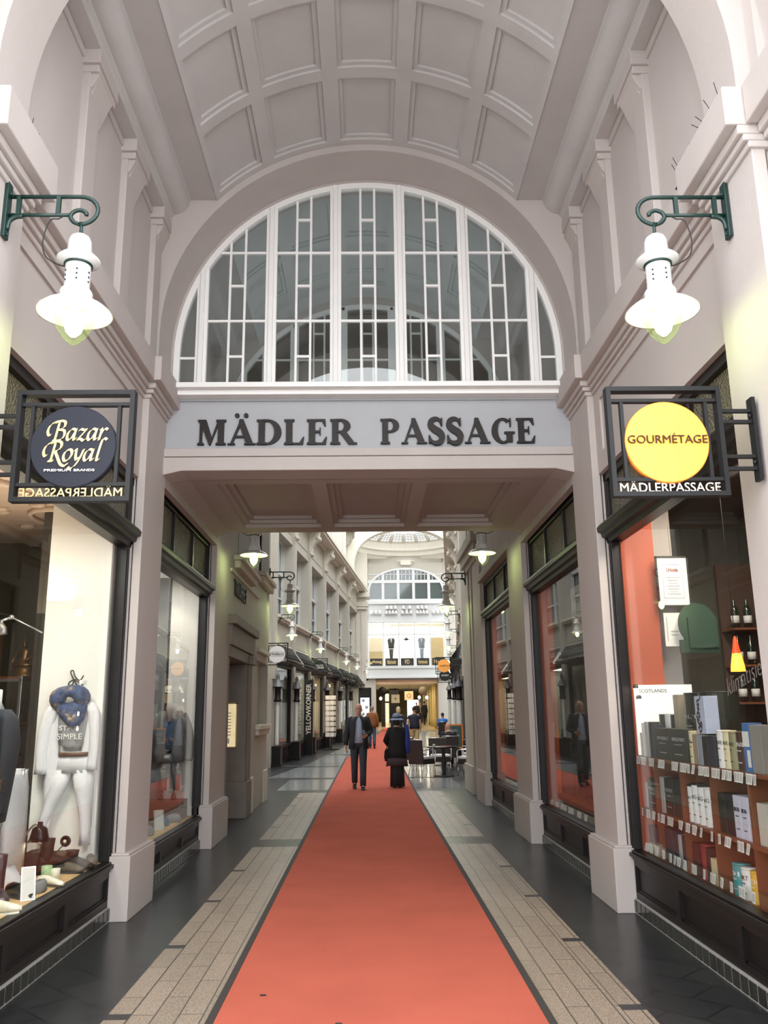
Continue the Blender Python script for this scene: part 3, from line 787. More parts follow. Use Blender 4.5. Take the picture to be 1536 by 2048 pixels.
# ---- bird spikes on the cornice
first = None
for (x, y, lb) in ((-1.98,4.36,'thin wire bird spikes on the cornice above the left green lamp bracket'),(2.0,4.2,'thin wire bird spikes on the cornice nearest the right front pillar'),(1.99,4.72,'thin wire bird spikes on the cornice just past the right arch')):
    b = MB()
    for k in range(6):
        dx, dy = rnd.uniform(-.09,.09), (k-2.5)*.07
        b.tube([(0,(k-2.5)*.035,0),(dx,dy,.13)], .0022, 5)
    b.box((-.012,-.11,-.002), (.012,.11,.004))
    tag(b.build('bird_spikes', 'black', loc=(x,y,4.89)), lb, 'bird spikes', 'bird spikes along the cornice')

# rounded chair backs inside the bridge room, behind the arched window
for x, lb in ((-.62,'dark rounded chair back behind the left part of the arched window'),(.95,'dark rounded chair back behind the right part of the arched window')):
    t = thing('chair', lb, 'chair', (x,9.3,4.86)); m_ = MB(); m_.prism([(-.30,0),(.30,0)]+[(.30*cos(PI*i/16),.18+.18*sin(PI*i/16)) for i in range(17)], 'y', -.03, .03); m_.build('backrest', 'black', t)
    m_ = MB(); m_.box((-.27,.03,.0), (.27,.5,.06)); m_.build('seat', 'black', t)
# ================================================================== SHOP INTERIORS
def room(nm, sg, d0, d1, y0, y1, z1, wallm, floorm, ceilm, de=None):
    T = side(sg); w_ = MB(T)
    w_.box((d1,y0,0), (d1+.08,y1,z1)); w_.box((de or d0,y1,0), (d1+.08,y1+.06,z1)); w_.box((d0,y0-.06,0), (d1+.08,y0,z1)); w_.build('wall_'+nm, wallm, kind='structure')
    w_ = MB(T); yq = 8.26 if de else y1; w_.box((d0,y0,z1), (d1+.08,yq,z1+.1)); de and w_.box((de,yq,z1), (d1+.08,y1,z1+.1)); w_.build('ceiling_'+nm, ceilm, kind='structure')
    w_ = MB(T); w_.box((d0,y0,.004), (d1,yq,.03)); de and w_.box((de,yq,.004), (d1,y1,.03)); w_.build('floor_'+nm, floorm, kind='structure')
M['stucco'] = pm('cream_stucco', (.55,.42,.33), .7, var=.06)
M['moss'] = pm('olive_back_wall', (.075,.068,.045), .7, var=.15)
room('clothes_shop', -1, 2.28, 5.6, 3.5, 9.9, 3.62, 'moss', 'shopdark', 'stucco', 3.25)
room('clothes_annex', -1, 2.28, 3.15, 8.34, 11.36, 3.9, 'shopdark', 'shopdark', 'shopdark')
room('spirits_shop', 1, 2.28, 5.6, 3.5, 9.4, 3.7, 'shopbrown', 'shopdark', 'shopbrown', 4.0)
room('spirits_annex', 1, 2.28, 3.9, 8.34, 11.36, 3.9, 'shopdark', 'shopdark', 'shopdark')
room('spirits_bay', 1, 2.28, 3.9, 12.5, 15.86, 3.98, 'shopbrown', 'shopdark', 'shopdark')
# stucco scrolls on the clothes shop ceiling
mb = MB()
for k, (cx, cy_) in enumerate(((-2.8,6.2),(-3.5,7.4),(-3.2,8.6),(-2.9,5.0),(-4.2,6.4),(-4.3,8.3))):
    sp = [(cx+(.05+.028*i)*cos(i*.5), cy_+(.06+.045*i)*sin(i*.5), 3.60) for i in range(15)]
    mb.tube(sp, [.022+.001*i for i in range(15)], 6)
    for j in range(7):
        a = j*.9; mb.ball((cx+.5*cos(a), cy_+.75*sin(a), 3.61), .09, .05, .03, 8, 5)
for d in (2.5, 3.9): mb.box((-d-.05,3.6,3.56), (-d+.05,9.8,3.62))
mb.build('trim_14', 'stucco', kind='structure')

def slab(nm, a, b, mat, label, cat, group=None, bevel=.003):
    m_ = MB(); m_.box(a, b); return tag(m_.build(nm, mat, bevel=bevel), label, cat, group)
def slices(mb, rows, y, t, m=0, n=14, rag=0.):
    # soft flattened garment: rows of (z, x_left, x_right)
    rings = []
    for z, a, b in rows:
        c, h = (a+b)/2, (b-a)/2
        rings.append([(c+h*cos(2*PI*q/n)*(1+.03*sin(5*q+z*30)*rag), y+t*sin(2*PI*q/n)*(1+.25*sin(4*q+z*14)*rag), z) for q in range(n)])
    mb.loft(rings, m)
# ---- clothes window: board and outfit pinned on the white panel
slab('display_board', (-2.98,4.5,.40), (-2.231,7.5,.458), 'display', 'pale wooden display floor of the near clothes window', 'display shelf')
slab('backdrop_board', (-2.80,7.36,.46), (-2.26,7.40,3.50), 'panel', 'tall off-white panel standing at the end of the near clothes window', 'panel')
M['whitecloth'] = pm('white_cotton', (.74,.73,.76), .85, var=.04, scale=9, bump=.25, bscale=25)
M['greycloth'] = pm('grey_jersey', (.30,.30,.31), .9, var=.06, bump=.2, bscale=30)
M['bluecloth'] = pm('patterned_blue_scarf', (.05,.075,.15), .9, var=.7, scale=22)
def scarf_mat():
    m, n, l, b = nt('patterned_scarf'); b.inputs['Roughness'].default_value = .9
    tc = n.new('ShaderNodeTexCoord'); ns = n.new('ShaderNodeTexNoise'); ns.inputs['Scale'].default_value = 17; ns.inputs['Detail'].default_value = 6; ns.inputs['Roughness'].default_value = .7
    cr = n.new('ShaderNodeValToRGB'); e = cr.color_ramp.elements
    e[0].position = .36; e[0].color = (.012,.018,.05,1); e[1].position = .66; e[1].color = (.45,.36,.26,1)
    for p, c in ((.47,(.03,.06,.16,1)),(.54,(.05,.09,.22,1)),(.58,(.16,.10,.05,1))):
        q = e.new(p); q.color = c
    l.new(tc.outputs['Object'], ns.inputs[0]); l.new(ns.outputs[0], cr.inputs[0]); l.new(cr.outputs[0], b.inputs['Base Color']); return m
M['bluecloth'] = scarf_mat()
M['belt'] = pm('brown_belt', (.12,.05,.025), .5)
M['navycloth'] = pm('dark_navy_cloth', (.018,.022,.033), .85, var=.15)
M['tweed'] = pm('grey_tweed', (.20,.20,.205), .9, var=.12, scale=60)
M['denim'] = pm('mid_blue_denim', (.07,.12,.22), .85, var=.2, scale=30)
M['pinkcloth'] = pm('pale_pink_shirt', (.52,.44,.41), .85, var=.06)
M['brownleather'] = pm('brown_leather', (.03,.016,.011), .5, spec=.3, var=.2)
M['khakisuede'] = pm('khaki_suede', (.10,.075,.05), .8, var=.15)
M['mint'] = pm('pale_green_tin', (.42,.60,.32), .5, var=.2, scale=14)
M['wax'] = pm('cream_wax', (.76,.72,.58), .5)
M['burgundy'] = pm('dark_burgundy_leather', (.035,.016,.022), .35)
YP = 7.31
c = MB()
slices(c, [(1.72,-2.62,-2.35),(1.66,-2.70,-2.60),(1.52,-2.73,-2.62),(1.30,-2.75,-2.62),(1.10,-2.74,-2.60),(.80,-2.72,-2.60),(.70,-2.70,-2.63)], YP, .05, rag=1)
c.build; card = thing('cardigan', 'long white cardigan hung open over the grey top on the white panel', 'cardigan', (-2.47,YP,.7))
def part(nm, fnb, mat, root, **k):
    m_ = MB(); fnb(m_); o = m_.build(nm, mat, **k); o.parent = root; o.matrix_parent_inverse = Matrix.Translation(-Vector(root.location)); return o
part('front_panel', lambda m_: slices(m_, [(1.74,-2.62,-2.55),(1.66,-2.68,-2.58),(1.45,-2.69,-2.59),(1.2,-2.69,-2.56),(.98,-2.68,-2.57),(.78,-2.68,-2.60),(.68,-2.67,-2.62)], YP, .04, rag=1), 'whitecloth', card)
part('front_panel', lambda m_: slices(m_, [(1.74,-2.38,-2.32),(1.66,-2.37,-2.30),(1.48,-2.38,-2.30),(1.32,-2.40,-2.31),(1.15,-2.36,-2.28),(.75,-2.33,-2.28)], YP, .04, rag=1), 'whitecloth', card)
part('sleeve', lambda m_: slices(m_, [(1.74,-2.66,-2.55),(1.66,-2.72,-2.60),(1.5,-2.755,-2.645),(1.34,-2.765,-2.665),(1.22,-2.755,-2.655),(1.17,-2.76,-2.65)], YP-.03, .035, rag=1), 'whitecloth', card)
part('sleeve', lambda m_: slices(m_, [(1.74,-2.40,-2.30),(1.66,-2.36,-2.255),(1.5,-2.33,-2.245),(1.36,-2.325,-2.245),(1.24,-2.34,-2.255),(1.2,-2.345,-2.25)], YP-.03, .035, rag=1), 'whitecloth', card)
tee = thing('tshirt', 'grey printed top under the white cardigan', 'shirt', (-2.47,YP,1.36))
part('body', lambda m_: slices(m_, [(1.72,-2.58,-2.36),(1.6,-2.60,-2.34),(1.48,-2.58,-2.36),(1.40,-2.57,-2.38),(1.37,-2.52,-2.42)], YP-.02, .055, rag=.5), 'greycloth', tee)
part('print', lambda m_: add_text(m_, 'STAY', lambda u, v, d: (-2.565+u, YP-.078-d, 1.515+v), .15, .04), 'paper', tee)
part('print', lambda m_: add_text(m_, 'SIMPLE', lambda u, v, d: (-2.575+u, YP-.078-d, 1.445+v), .20, .045), 'paper', tee)
sc = MB()
rings = []
for i in range(25):
    a = 2*PI*i/24; rr = .085
    ctr = Vector((-2.495+.105*cos(a), YP-.06-.02*sin(a), 1.755+.075*sin(a)))
    rings.append(ctr)
sc.tube(rings[:-1], [.058+.012*sin(7*i) for i in range(24)], 12, closed=True)
slices(sc, [(1.72,-2.62,-2.35),(1.66,-2.60,-2.36),(1.60,-2.55,-2.37),(1.545,-2.48,-2.41)], YP-.06, .06, rag=1.2)
tag(sc.build('scarf', 'bluecloth'), 'dark blue patterned loop scarf around the collar of the white outfit', 'scarf')
tr = MB()
slices(tr, [(1.345,-2.565,-2.335),(1.26,-2.585,-2.315),(1.18,-2.595,-2.31)], YP-.01, .06, rag=.4)
slices(tr, [(1.20,-2.60,-2.45),(1.05,-2.64,-2.50),(.88,-2.68,-2.58),(.72,-2.72,-2.64),(.66,-2.72,-2.65)], YP-.01, .055, rag=.5)
slices(tr, [(1.20,-2.46,-2.305),(1.05,-2.43,-2.29),(.88,-2.385,-2.285),(.72,-2.36,-2.28),(.62,-2.365,-2.275)], YP-.01, .055, rag=.5)
tag(tr.build('trousers', 'whitecloth'), 'white trousers pinned with spread legs below the grey top', 'trousers')
bl = MB(); bl.lathe([(.118,-.018),(.125,-.018),(.125,.018),(.118,.018)], (-2.45,YP-.01,1.325), 24, sy=.58); tag(bl.build('belt', 'belt'), 'brown belt through the loops of the white trousers', 'belt')
hg = MB(); hg.tube(smooth_path([(-2.47,YP,1.88),(-2.50,YP-.01,1.93),(-2.53,YP,1.99),(-2.51,YP,2.0),(-2.49,YP,1.95),(-2.45,YP,1.92),(-2.42,YP,1.96)],5), .006, 6)
hg.tube(smooth_path([(-2.48,YP,1.93),(-2.53,YP,1.91),(-2.54,YP,1.88),(-2.51,YP,1.885),(-2.49,YP,1.92),(-2.42,YP,1.88)],5), .006, 6)
tag(hg.build('bow_hook', 'black'), 'black ribbon bow hook above the white outfit', 'hook')
# ---- shelving rack with statue and boxes
rk = thing('metal_rack', 'chrome tube rack with wooden shelves in the dark of the clothes shop', 'shelf', (-3.75,9.0,.03))
def rkp(nm, a, b, mat, r=0):
    m_ = MB(); m_.box(a, b); m_.build(nm, mat, rk, bevel=.003)
for z in (.62,1.10,1.52,1.97): rkp('shelf', (-.36,-.3,z), (.26,.25,z+.025), 'shelfwood'); rkp('rail', (-.36,-.33,z-.03), (.28,-.30,z), 'chrome')
for x in (-.36,.25):
    for y in (-.33,.22): rkp('post', (x,y,0), (x+.03,y+.03,2.0), 'chrome')
st = thing('statue', 'small gilded seated figure on a stepped base on top of the rack', 'statue', (-3.58,8.95,2.027))
M['bronze'] = pm('dark_gilt_bronze', (.20,.12,.045), .35, .8, var=.2)
m_ = MB(); m_.lathe([(0,0),(.13,0),(.13,.02),(.11,.03),(.115,.06),(.10,.075),(.105,.1),(0,.1)], n=20, sy=.7); m_.build('base', 'bronze', st)
m_ = MB(); m_.loft([[(a*cos(2*PI*q/12), .7*b_*sin(2*PI*q/12), z) for q in range(12)] for z, a, b_ in ((.1,.12,.1),(.13,.125,.1),(.15,.08,.07),(.2,.045,.05),(.26,.065,.05),(.285,.05,.04),(.295,.02,.02))])
m_.tube([(.062,0,.27),(.085,-.02,.2),(.04,-.07,.16)], .014, 8); m_.tube([(-.062,0,.27),(-.085,-.02,.2),(-.09,-.08,.14)], .014, 8)
m_.ball((0,-.005,.325), .028, .03, .036); m_.lathe([(.024,.345),(.018,.36),(.010,.375),(.006,.40),(.001,.44)], n=10); m_.build('body', 'bronze', st)
bx = thing('wooden_box', 'wooden box with a brass label plate on a rack shelf', 'box', (-3.66,8.85,1.125))
m_ = MB(); m_.box((-.13,-.12,0), (.13,.12,.12)); m_.build('carcass', 'shelfwood', bx, bevel=.004); m_ = MB(); m_.box((-.05,-.125,.03), (.05,-.12,.085)); m_.build('label_plate', 'gold', bx)
fc = MB(); slices(fc, [(1.55,-3.86,-3.54),(1.62,-3.88,-3.52),(1.70,-3.80,-3.60)], 8.95, .12, rag=1); tag(fc.build('folded_clothes', 'navycloth'), 'heap of folded dark clothes on the second rack shelf', 'clothes')
for k in range(5):
    g = MB(); x = -3.94+.10*k; slices(g, [(1.05,x-.01,x+.02),(.98,x-.03,x+.03),(.75,x-.03,x+.03),(.66,x-.03,x+.03)], 8.92, .13)
    tag(g.build('hanging_garment', 'navycloth'), 'dark garment hung in a row under the lower rack shelf', 'clothes', 'dark garments hung in the rack')
# clothes on the rail behind the display
rl = thing('clothes_rail', 'steel clothes rail behind the desk lamp', 'clothes rail', (-2.85,6.75,.46))
m_ = MB(); m_.tube([(-.20,0,.78),(.22,0,.78)], .010, 8); m_.build('bar', 'chrome', rl)
for x in (-.19,.21): m_ = MB(); m_.tube([(x,0,0),(x,0,.78)], .009, 8); m_.build('post', 'chrome', rl)
for k, (x, mt, lb) in enumerate(((-2.93,'tweed','grey garment at the far end of the clothes rail'),(-2.86,'greycloth','wide grey garment on the clothes rail'),(-2.79,'greycloth','grey cardigan next to the white shirts on the clothes rail'),(-2.72,'whitecloth','white shirt in the middle of the clothes rail'),(-2.665,'whitecloth','white shirt nearest the desk lamp on the clothes rail'))):
    g = MB(); slices(g, [(1.235,x-.012,x+.012),(1.20,x-.03,x+.03),(1.10,x-.042,x+.045),(.85,x-.045,x+.05),(.50,x-.05,x+.055)], 6.72, .18, rag=.7)
    tag(g.build('hanging_garment', mt), lb, 'clothes')
# mannequin cut by the picture edge
mq = thing('mannequin', 'tailor dummy in a dark open coat at the edge of the clothes window', 'mannequin', (-2.74,6.35,.46))
m_ = MB(); m_.lathe([(0,1.46),(.02,1.45),(.022,1.42),(.01,1.405),(.012,1.37),(.055,1.36),(.055,1.27),(.09,1.20),(.0,1.2)], n=16); m_.build('neck_block', 'enamel', mq)
m_ = MB(); slices(m_, [(1.24,-.09,.06),(1.15,-.13,.10),(.95,-.12,.09),(.7,-.1,.08)], 0, .1, rag=.3); m_.build('shirt', 'pinkcloth', mq)
m_ = MB(); slices(m_, [(1.22,.03,.13),(1.15,.07,.19),(1.0,.08,.22),(.80,.06,.20),(.62,.04,.18),(.45,.05,.15)], -.03, .11, rag=.6); slices(m_, [(1.22,-.16,-.06),(1.1,-.22,-.07),(.8,-.22,-.03),(.45,-.2,-.04)], -.03, .11, rag=.6); m_.build('coat', 'navycloth', mq)
m_ = MB(); m_.tube([(0,0,0),(0,0,.75)], .015, 8); m_.lathe([(0,0),(.14,0),(.13,.015),(.0,.02)], n=20); m_.build('stand', 'black', mq)
hb = thing('handbag', 'small brown leather bag held at the dummy coat', 'bag', (-2.64,6.2,1.12))
m_ = MB(); m_.box((-.09,-.04,0), (.09,.04,.09)); m_.build('body', 'brownleather', hb, bevel=.02); m_ = MB(); m_.tube(smooth_path([(-.06,0,.085),(-.04,0,.2),(.03,0,.25),(.06,0,.085)],4), .006, 6); m_.build('strap', 'brownleather', hb)
# lamps in the window
pl = thing('reflector_lamp', 'polished metal lamp on a thin arm fixed to the white panel', 'lamp', (-2.79,7.30,2.32))
m_ = MB(); m_.tube([(0,0,0),(-.22,-.12,.12)], .007, 8); m_.ball((-.22,-.12,.12), .022,.022,.022, 10, 6); m_.tube([(-.22,-.12,.12),(-.30,-.16,.08)], .012, 8); m_.build('arm', 'chrome', pl)
m_ = MB(); m_.lathe([(.03,.06),(.07,.05),(.105,.0),(.115,-.05),(.11,-.05),(.10,.0),(.065,.04)], (-.34,-.18,.03), 24); m_.build('shade', 'chrome', pl)
m_ = MB(); m_.ball((-.34,-.18,.0), .05,.05,.035); m_.build('bulb', 'lit', pl)
dl = thing('desk_lamp', 'black metal desk lamp with a bent neck in the clothes window', 'lamp', (-2.68,6.93,.455))
m_ = MB(); m_.lathe([(0,0),(.07,0),(.065,.02),(.01,.03),(0,.03)], n=20); m_.build('base', 'gloss', dl)
m_ = MB(); m_.tube(smooth_path([(0,0,.02),(.0,0,.16),(.02,0,.28),(.08,-.01,.36),(.115,-.01,.375)],6), .008, 8); m_.build('neck', 'chrome', dl)
m_ = MB(); m_.lathe([(0,.045),(.018,.045),(.022,.015),(.035,.012),(.055,-.005),(.068,-.06),(.078,-.095),(.072,-.095),(.05,-.02),(0,-.01)], (.135,-.01,.345), 24); m_.build('shade', 'gloss', dl)
m_ = MB(); m_.ball((.135,-.01,.27), .025,.025,.03); m_.build('bulb', 'lit', dl)
sl = thing('spot_lamp', 'small round black spot lamp on a thin stalk behind the boots', 'lamp', (-2.50,7.05,.455))
m_ = MB(); m_.tube(smooth_path([(0,0,0),(.03,0,.12),(.11,-.03,.21)],5), .004, 6); m_.build('stalk', 'black', sl)
m_ = MB(); m_.lathe([(0,.03),(.03,.025),(.042,0),(.036,-.012),(.03,0),(0,.01)], n=20); m_.v = [(.125+x, -.04+z*1.0, .235+y) for x, y, z in m_.v]; m_.v = [(x, y, z) for x, y, z in m_.v]; m_.build('shade', 'gloss', sl)
m_ = MB(); m_.ball((.125,-.055,.235), .014,.01,.014, 8, 5); m_.build('bulb', 'wax', sl)
# shoes
def shoe(nm, label, loc, rz, mat, shaft=.12, L=.26, sole='black', sc=1.):
    t = thing(nm, label, 'shoe', loc, rz); t.scale = (sc,)*3
    m_ = MB(); rings = []
    for y, w_, h in ((.12,.022,.05),(.105,.034,.075),(.06,.036,.085),(0,.034,.08),(-.06,.042,.06),(-.11,.042,.042),(-.145,.022,.03)):
        rings.append([(w_*cos(2*PI*q/12), y*L/.26, .014+h/2+h/2*sin(2*PI*q/12)) for q in range(12)])
    m_.loft(rings)
    if shaft > .02: m_.loft([[(a*cos(2*PI*q/12), .06+b_*sin(2*PI*q/12), z) for q in range(12)] for z, a, b_ in ((.05,.038,.055),(.09,.037,.05),(.09+shaft*.5,.04,.052),(.09+shaft,.046,.06))])
    m_.build('upper', mat, t)
    m_ = MB(); m_.prism([(.03*math.copysign(1, s_)*k, y) for s_, seq in ((1, ((.12,.7),(.05,1.1),(-.06,1.4),(-.13,.9))), (-1, ((-.13,.9),(-.06,1.4),(.05,1.1),(.12,.7)))) for y, k in seq], 'z', 0, .016); m_.box((-.03,.05,0), (.03,.12,.03)); m_.build('sole', sole, t)
    return t
shoe('ankle_boot', 'dark brown ankle boot standing upright behind the leather bag', (-2.44,6.98,.51), 2.2, 'brownleather', .12)
shoe('ankle_boot', 'brown suede boot beside the cream candle', (-2.36,7.02,.455), 1.4, 'khakisuede', .07)
shoe('ankle_boot', 'dark brown low boot behind the candle, nearest the window end', (-2.33,7.2,.455), 1.2, 'brownleather', .05)
shoe('low_shoe', 'taupe shoe on the board against the window end', (-2.28,7.36,.455), .4, 'khakisuede', .02)
shoe('tall_boot', 'burgundy tall boot at the edge of the clothes window', (-2.42,5.95,.458), .6, 'burgundy', .20)
shoe('low_shoe', 'cream shoe at the near end of the display floor', (-2.30,5.62,.455), 2.0, 'wax', .0, sole='wax')
shoe('sandal', 'cream sandal lying beside the folded striped cloth', (-2.30,6.50,.455), 1.3, 'wax', .0, sole='khakisuede', sc=.8)
shoe('low_shoe', 'black shoe lying behind the framed card', (-2.36,6.12,.455), 1.0, 'gloss', .0)
lb_ = thing('leather_bag', 'brown leather shoulder bag slumped on the display floor', 'bag', (-2.58,7.02,.458), .5)
m_ = MB(); slices(m_, [(0,-.13,.13),(.04,-.15,.14),(.10,-.14,.12),(.15,-.10,.09),(.17,-.05,.05)], 0, .07, rag=.8); m_.build('body', 'brownleather', lb_); m_ = MB(); m_.tube(smooth_path([(-.12,0,.12),(-.1,-.05,.23),(.0,-.03,.24),(.1,0,.12)],5), .01, 8); m_.build('strap', 'khakisuede', lb_)
cn = thing('candle_tin', 'pale green patterned candle tin beside the cream candle', 'candle', (-2.40,6.72,.455)); m_ = MB(); m_.lathe([(0,0),(.038,0),(.038,.105),(.034,.105),(.034,.09),(0,.09)], n=24); m_.build('tin', 'mint', cn); m_ = MB(); m_.lathe([(0,.091),(.033,.091),(0,.093)], n=16); m_.build('wax', 'wax', cn)
cn = thing('candle', 'cream candle in a glass in front of the khaki boot', 'candle', (-2.335,6.72,.455)); m_ = MB(); m_.lathe([(0,0),(.033,0),(.033,.085),(.030,.085),(.030,.07),(0,.07)], n=24); m_.build('wax', 'wax', cn); m_ = MB(); m_.tube([(0,0,.07),(.002,0,.09)], .0015, 5); m_.build('wick', 'black', cn)
fr = thing('framed_card', 'white text card in a thin frame leaning in the near clothes window', 'card', (-2.262,6.02,.460), .55); 
m_ = MB(); m_.prism([(0,0),(.012,0),(.06,.20),(.048,.20)], 'x', -.045, .045); m_.build('frame', 'chrome', fr)
m_ = MB(); m_.prism([(-.001,.006),(.001,.006),(.047,.195),(.045,.195)], 'x', -.039, .039); pg = m_.build('card', 'paper', fr)
m_ = MB()
for k in range(6): m_.prism([(-.003+.0105*(k+1.4),.045*0+.025*(k+1)),(-.001+.0105*(k+1.4)-.003,.025*(k+1)),(.0+.0105*(k+1.4)-.002,.025*(k+1)+.004),(-.003+.0105*(k+1.4),.025*(k+1)+.004)], 'x', -.026, .024)
m_.build('print', 'greyprint', pg)
def heap(nm, label, rows, y, t, mat, cat):
    m_ = MB(); slices(m_, rows, y, t, rag=1); return tag(m_.build(nm, mat), label, cat)
heap('folded_cloth', 'folded pale striped cloth on the display floor by the framed card', [(.457,-2.37,-2.26),(.48,-2.375,-2.255),(.515,-2.365,-2.265),(.525,-2.34,-2.29)], 6.30, .12, 'tweed', 'cloth')
heap('crumpled_shirt', 'crumpled white shirt between the burgundy boot and the bag', [(.457,-2.72,-2.46),(.50,-2.73,-2.45),(.56,-2.68,-2.5),(.60,-2.62,-2.55)], 6.42, .13, 'whitecloth', 'shirt')
# ---- second clothes window
slab('display_board', (-3.0,8.36,.34), (-2.231,11.34,.398), 'display', 'pale wooden display floor of the clothes window under the bridge', 'display shelf')
slab('backdrop_board', (-2.62,11.26,.40), (-2.26,11.30,3.6), 'panel', 'off-white panel at the end of the clothes window under the bridge', 'panel')
slab('backdrop_board', (-3.1,11.30,.40), (-2.66,11.33,3.6), 'tweed', 'grey panel beside the off-white panel under the bridge', 'panel')
jk = thing('jacket', 'grey jacket hung open over a blue top behind glass under the bridge', 'jacket', (-2.53,11.1,1.1))
for sg_ in (-1,1):
    part('sleeve', lambda m_: m_.tube(smooth_path([(-2.53+sg_*.15,11.12,1.64),(-2.53+sg_*.235,11.1,1.45),(-2.53+sg_*.262,11.08,1.2),(-2.53+sg_*.25,11.06,1.08)],4), .05, 10), 'tweed', jk)
    part('front_panel', lambda m_: slices(m_, [(1.68,-2.53+min(sg_*.03,sg_*.15),-2.53+max(sg_*.03,sg_*.15)),(1.55,-2.53+min(sg_*.045,sg_*.20),-2.53+max(sg_*.045,sg_*.20)),(1.32,-2.53+min(sg_*.03,sg_*.18),-2.53+max(sg_*.03,sg_*.18)),(1.18,-2.53+min(sg_*.02,sg_*.19),-2.53+max(sg_*.02,sg_*.19)),(1.06,-2.53+min(sg_*.05,sg_*.19),-2.53+max(sg_*.05,sg_*.19))], 11.1, .065, rag=.3), 'tweed', jk)
part('lining', lambda m_: m_.box((-2.66,11.14,1.14), (-2.40,11.16,1.66)), 'navycloth', jk)
heap('knitted_top', 'blue knitted top under the grey jacket', [(1.60,-2.58,-2.48),(1.45,-2.61,-2.45),(1.2,-2.60,-2.46)], 11.1, .05, 'denim', 'top')
heap('neck_scarf', 'pale pink scarf in the collar of the grey jacket', [(1.76,-2.58,-2.48),(1.70,-2.59,-2.47),(1.55,-2.56,-2.50)], 11.07, .05, 'pinkcloth', 'scarf')
tj = MB(); slices(tj, [(1.16,-2.66,-2.40),(1.05,-2.66,-2.40)], 11.13, .06); slices(tj, [(1.08,-2.66,-2.54),(.9,-2.64,-2.55),(.72,-2.62,-2.55)], 11.13, .05); slices(tj, [(1.08,-2.52,-2.40),(.9,-2.48,-2.39),(.72,-2.46,-2.39)], 11.13, .05)
tag(tj.build('trousers', 'tweed'), 'grey trousers below the grey jacket under the bridge', 'trousers')
for x, lb in ((-2.6,'dark shoe under the left trouser leg of the jacket outfit'),(-2.44,'dark shoe under the right trouser leg of the jacket outfit')): shoe('low_shoe', lb, (x,11.05,.62), .2, 'burgundy', .0, sc=.8)
slab('plinth_block', (-2.75,10.8,.396), (-2.30,11.22,.615), 'belt', 'red-brown display block under the jacket outfit', 'plinth')
sb_ = MB(); sb_.ball((-2.6,10.9,3.50), .03,.03,.03, 10, 6); tag(sb_.build('ceiling_spot', 'lit'), 'small lit spot lamp at the top of the clothes window under the bridge', 'lamp')
light('spot_glow', 'SPOT', (-2.6,10.85,3.45), 22, WARM, .03, (R(12),0,0), None, 70)
fr = thing('framed_card', 'white framed card leaning in the clothes window under the bridge', 'card', (-2.34,9.95,.398), .6)
m_ = MB(); m_.prism([(0,0),(.012,0),(.06,.21),(.048,.21)], 'x', -.06, .06); m_.build('frame', 'chrome', fr); m_ = MB(); m_.prism([(-.001,.006),(.001,.006),(.047,.205),(.045,.205)], 'x', -.05, .05); m_.build('card', 'paper', fr)
for k, (x, y, mt, lb) in enumerate(((-2.42,10.35,'denim','folded teal cloth behind the framed card under the bridge'),(-2.40,9.55,'greycloth','grey shoes heap at the near end of the window under the bridge'),(-2.52,10.0,'belt','red-brown folded bag under the bridge'),(-2.36,10.7,'greycloth','grey folded knit nearest the window end under the bridge'),(-2.6,9.3,'tweed','grey tweed cap at the near end under the bridge'))):
    heap('folded_cloth', lb, [(.397,x-.1,x+.09),(.43,x-.1,x+.1),(.47,x-.07,x+.07),(.485,x-.03,x+.03)], y, .14, mt, 'clothes')
# ---- showcase in the portal
shc = thing('wall_showcase', 'small lit brass showcase set in the dark stone portal', 'showcase', (-2.34,14.455,1.12))
M['showlit'] = pm('lit_showcase_back', (.60,.46,.22), .5, var=.5, scale=9, emit=.5, ecol=(.85,.70,.42))
m_ = MB(); m_.box((-.13,-.02,0), (.13,.02,.68)); m_.build('back_panel', 'showlit', shc)
m_ = MB()
for a, b_ in (((-.145,-.03,-.015),(-.13,.02,.70)),((.13,-.03,-.015),(.145,.02,.70)),((-.145,-.03,-.015),(.145,.02,0)),((-.145,-.03,.68),(.145,.02,.70))): m_.box(a, b_)
m_.build('frame', 'gold', shc)
m_ = MB()
for k in range(8): m_.box((-.07,-.026,.18+.05*k), (.05,-.022,.19+.05*k))
m_.box((-.015,-.028,.12), (.0,-.022,.58)); m_.build('jewellery_rack', 'black', shc); m_ = MB(); m_.box((-.05,-.028,.05), (.03,-.024,.13)); m_.build('card', 'paper', shc)
lt = MB(); add_text(lt, 'TRUFFE F', lambda u, v, d: (-2.06+d, 12.85+u, 3.40-.0*u+v), 1.25, .24, bold=.02, ext=.03); tag(lt.build('portal_lettering', 'lettering'), 'dark raised letters on the wall above the stone portal', 'lettering')
# ================================================================== SPIRITS SHOP
slab('partition_board', (2.245,7.46,.03), (2.54,7.54,3.62), 'orange', 'orange painted partition at the far end of the near spirits window', 'partition')
slab('partition_board', (2.245,11.22,.03), (2.41,11.30,3.86), 'orange', 'orange painted partition at the end of the spirits window under the bridge', 'partition')
slab('partition_board', (2.245,15.70,.03), (2.40,15.78,3.9), 'orange', 'orange painted partition in the last spirits window past the bridge', 'partition')
unit = thing('shelf_unit', 'red-brown wooden shelf unit filling the lower half of the spirits window', 'shelf', (0,0,0))
for z in (1.245, .835, .475):
    m_ = MB(); m_.box((2.245,5.0,z-.025), (2.62,7.44,z)); m_.build('shelf', 'shelfwood', unit, bevel=.002)
for y in (7.06,6.48,5.91,5.32):
    m_ = MB(); m_.box((2.25,y-.012,.475), (2.62,y+.012,1.222)); m_.build('divider', 'shelfwood', unit)
m_ = MB(); m_.box((2.62,5.0,.03), (2.64,7.44,1.245)); m_.build('back_panel', 'shelfwood', unit)
def c_(n, col, r=.45): M[n] = pm(n, col, r, var=.05); return n
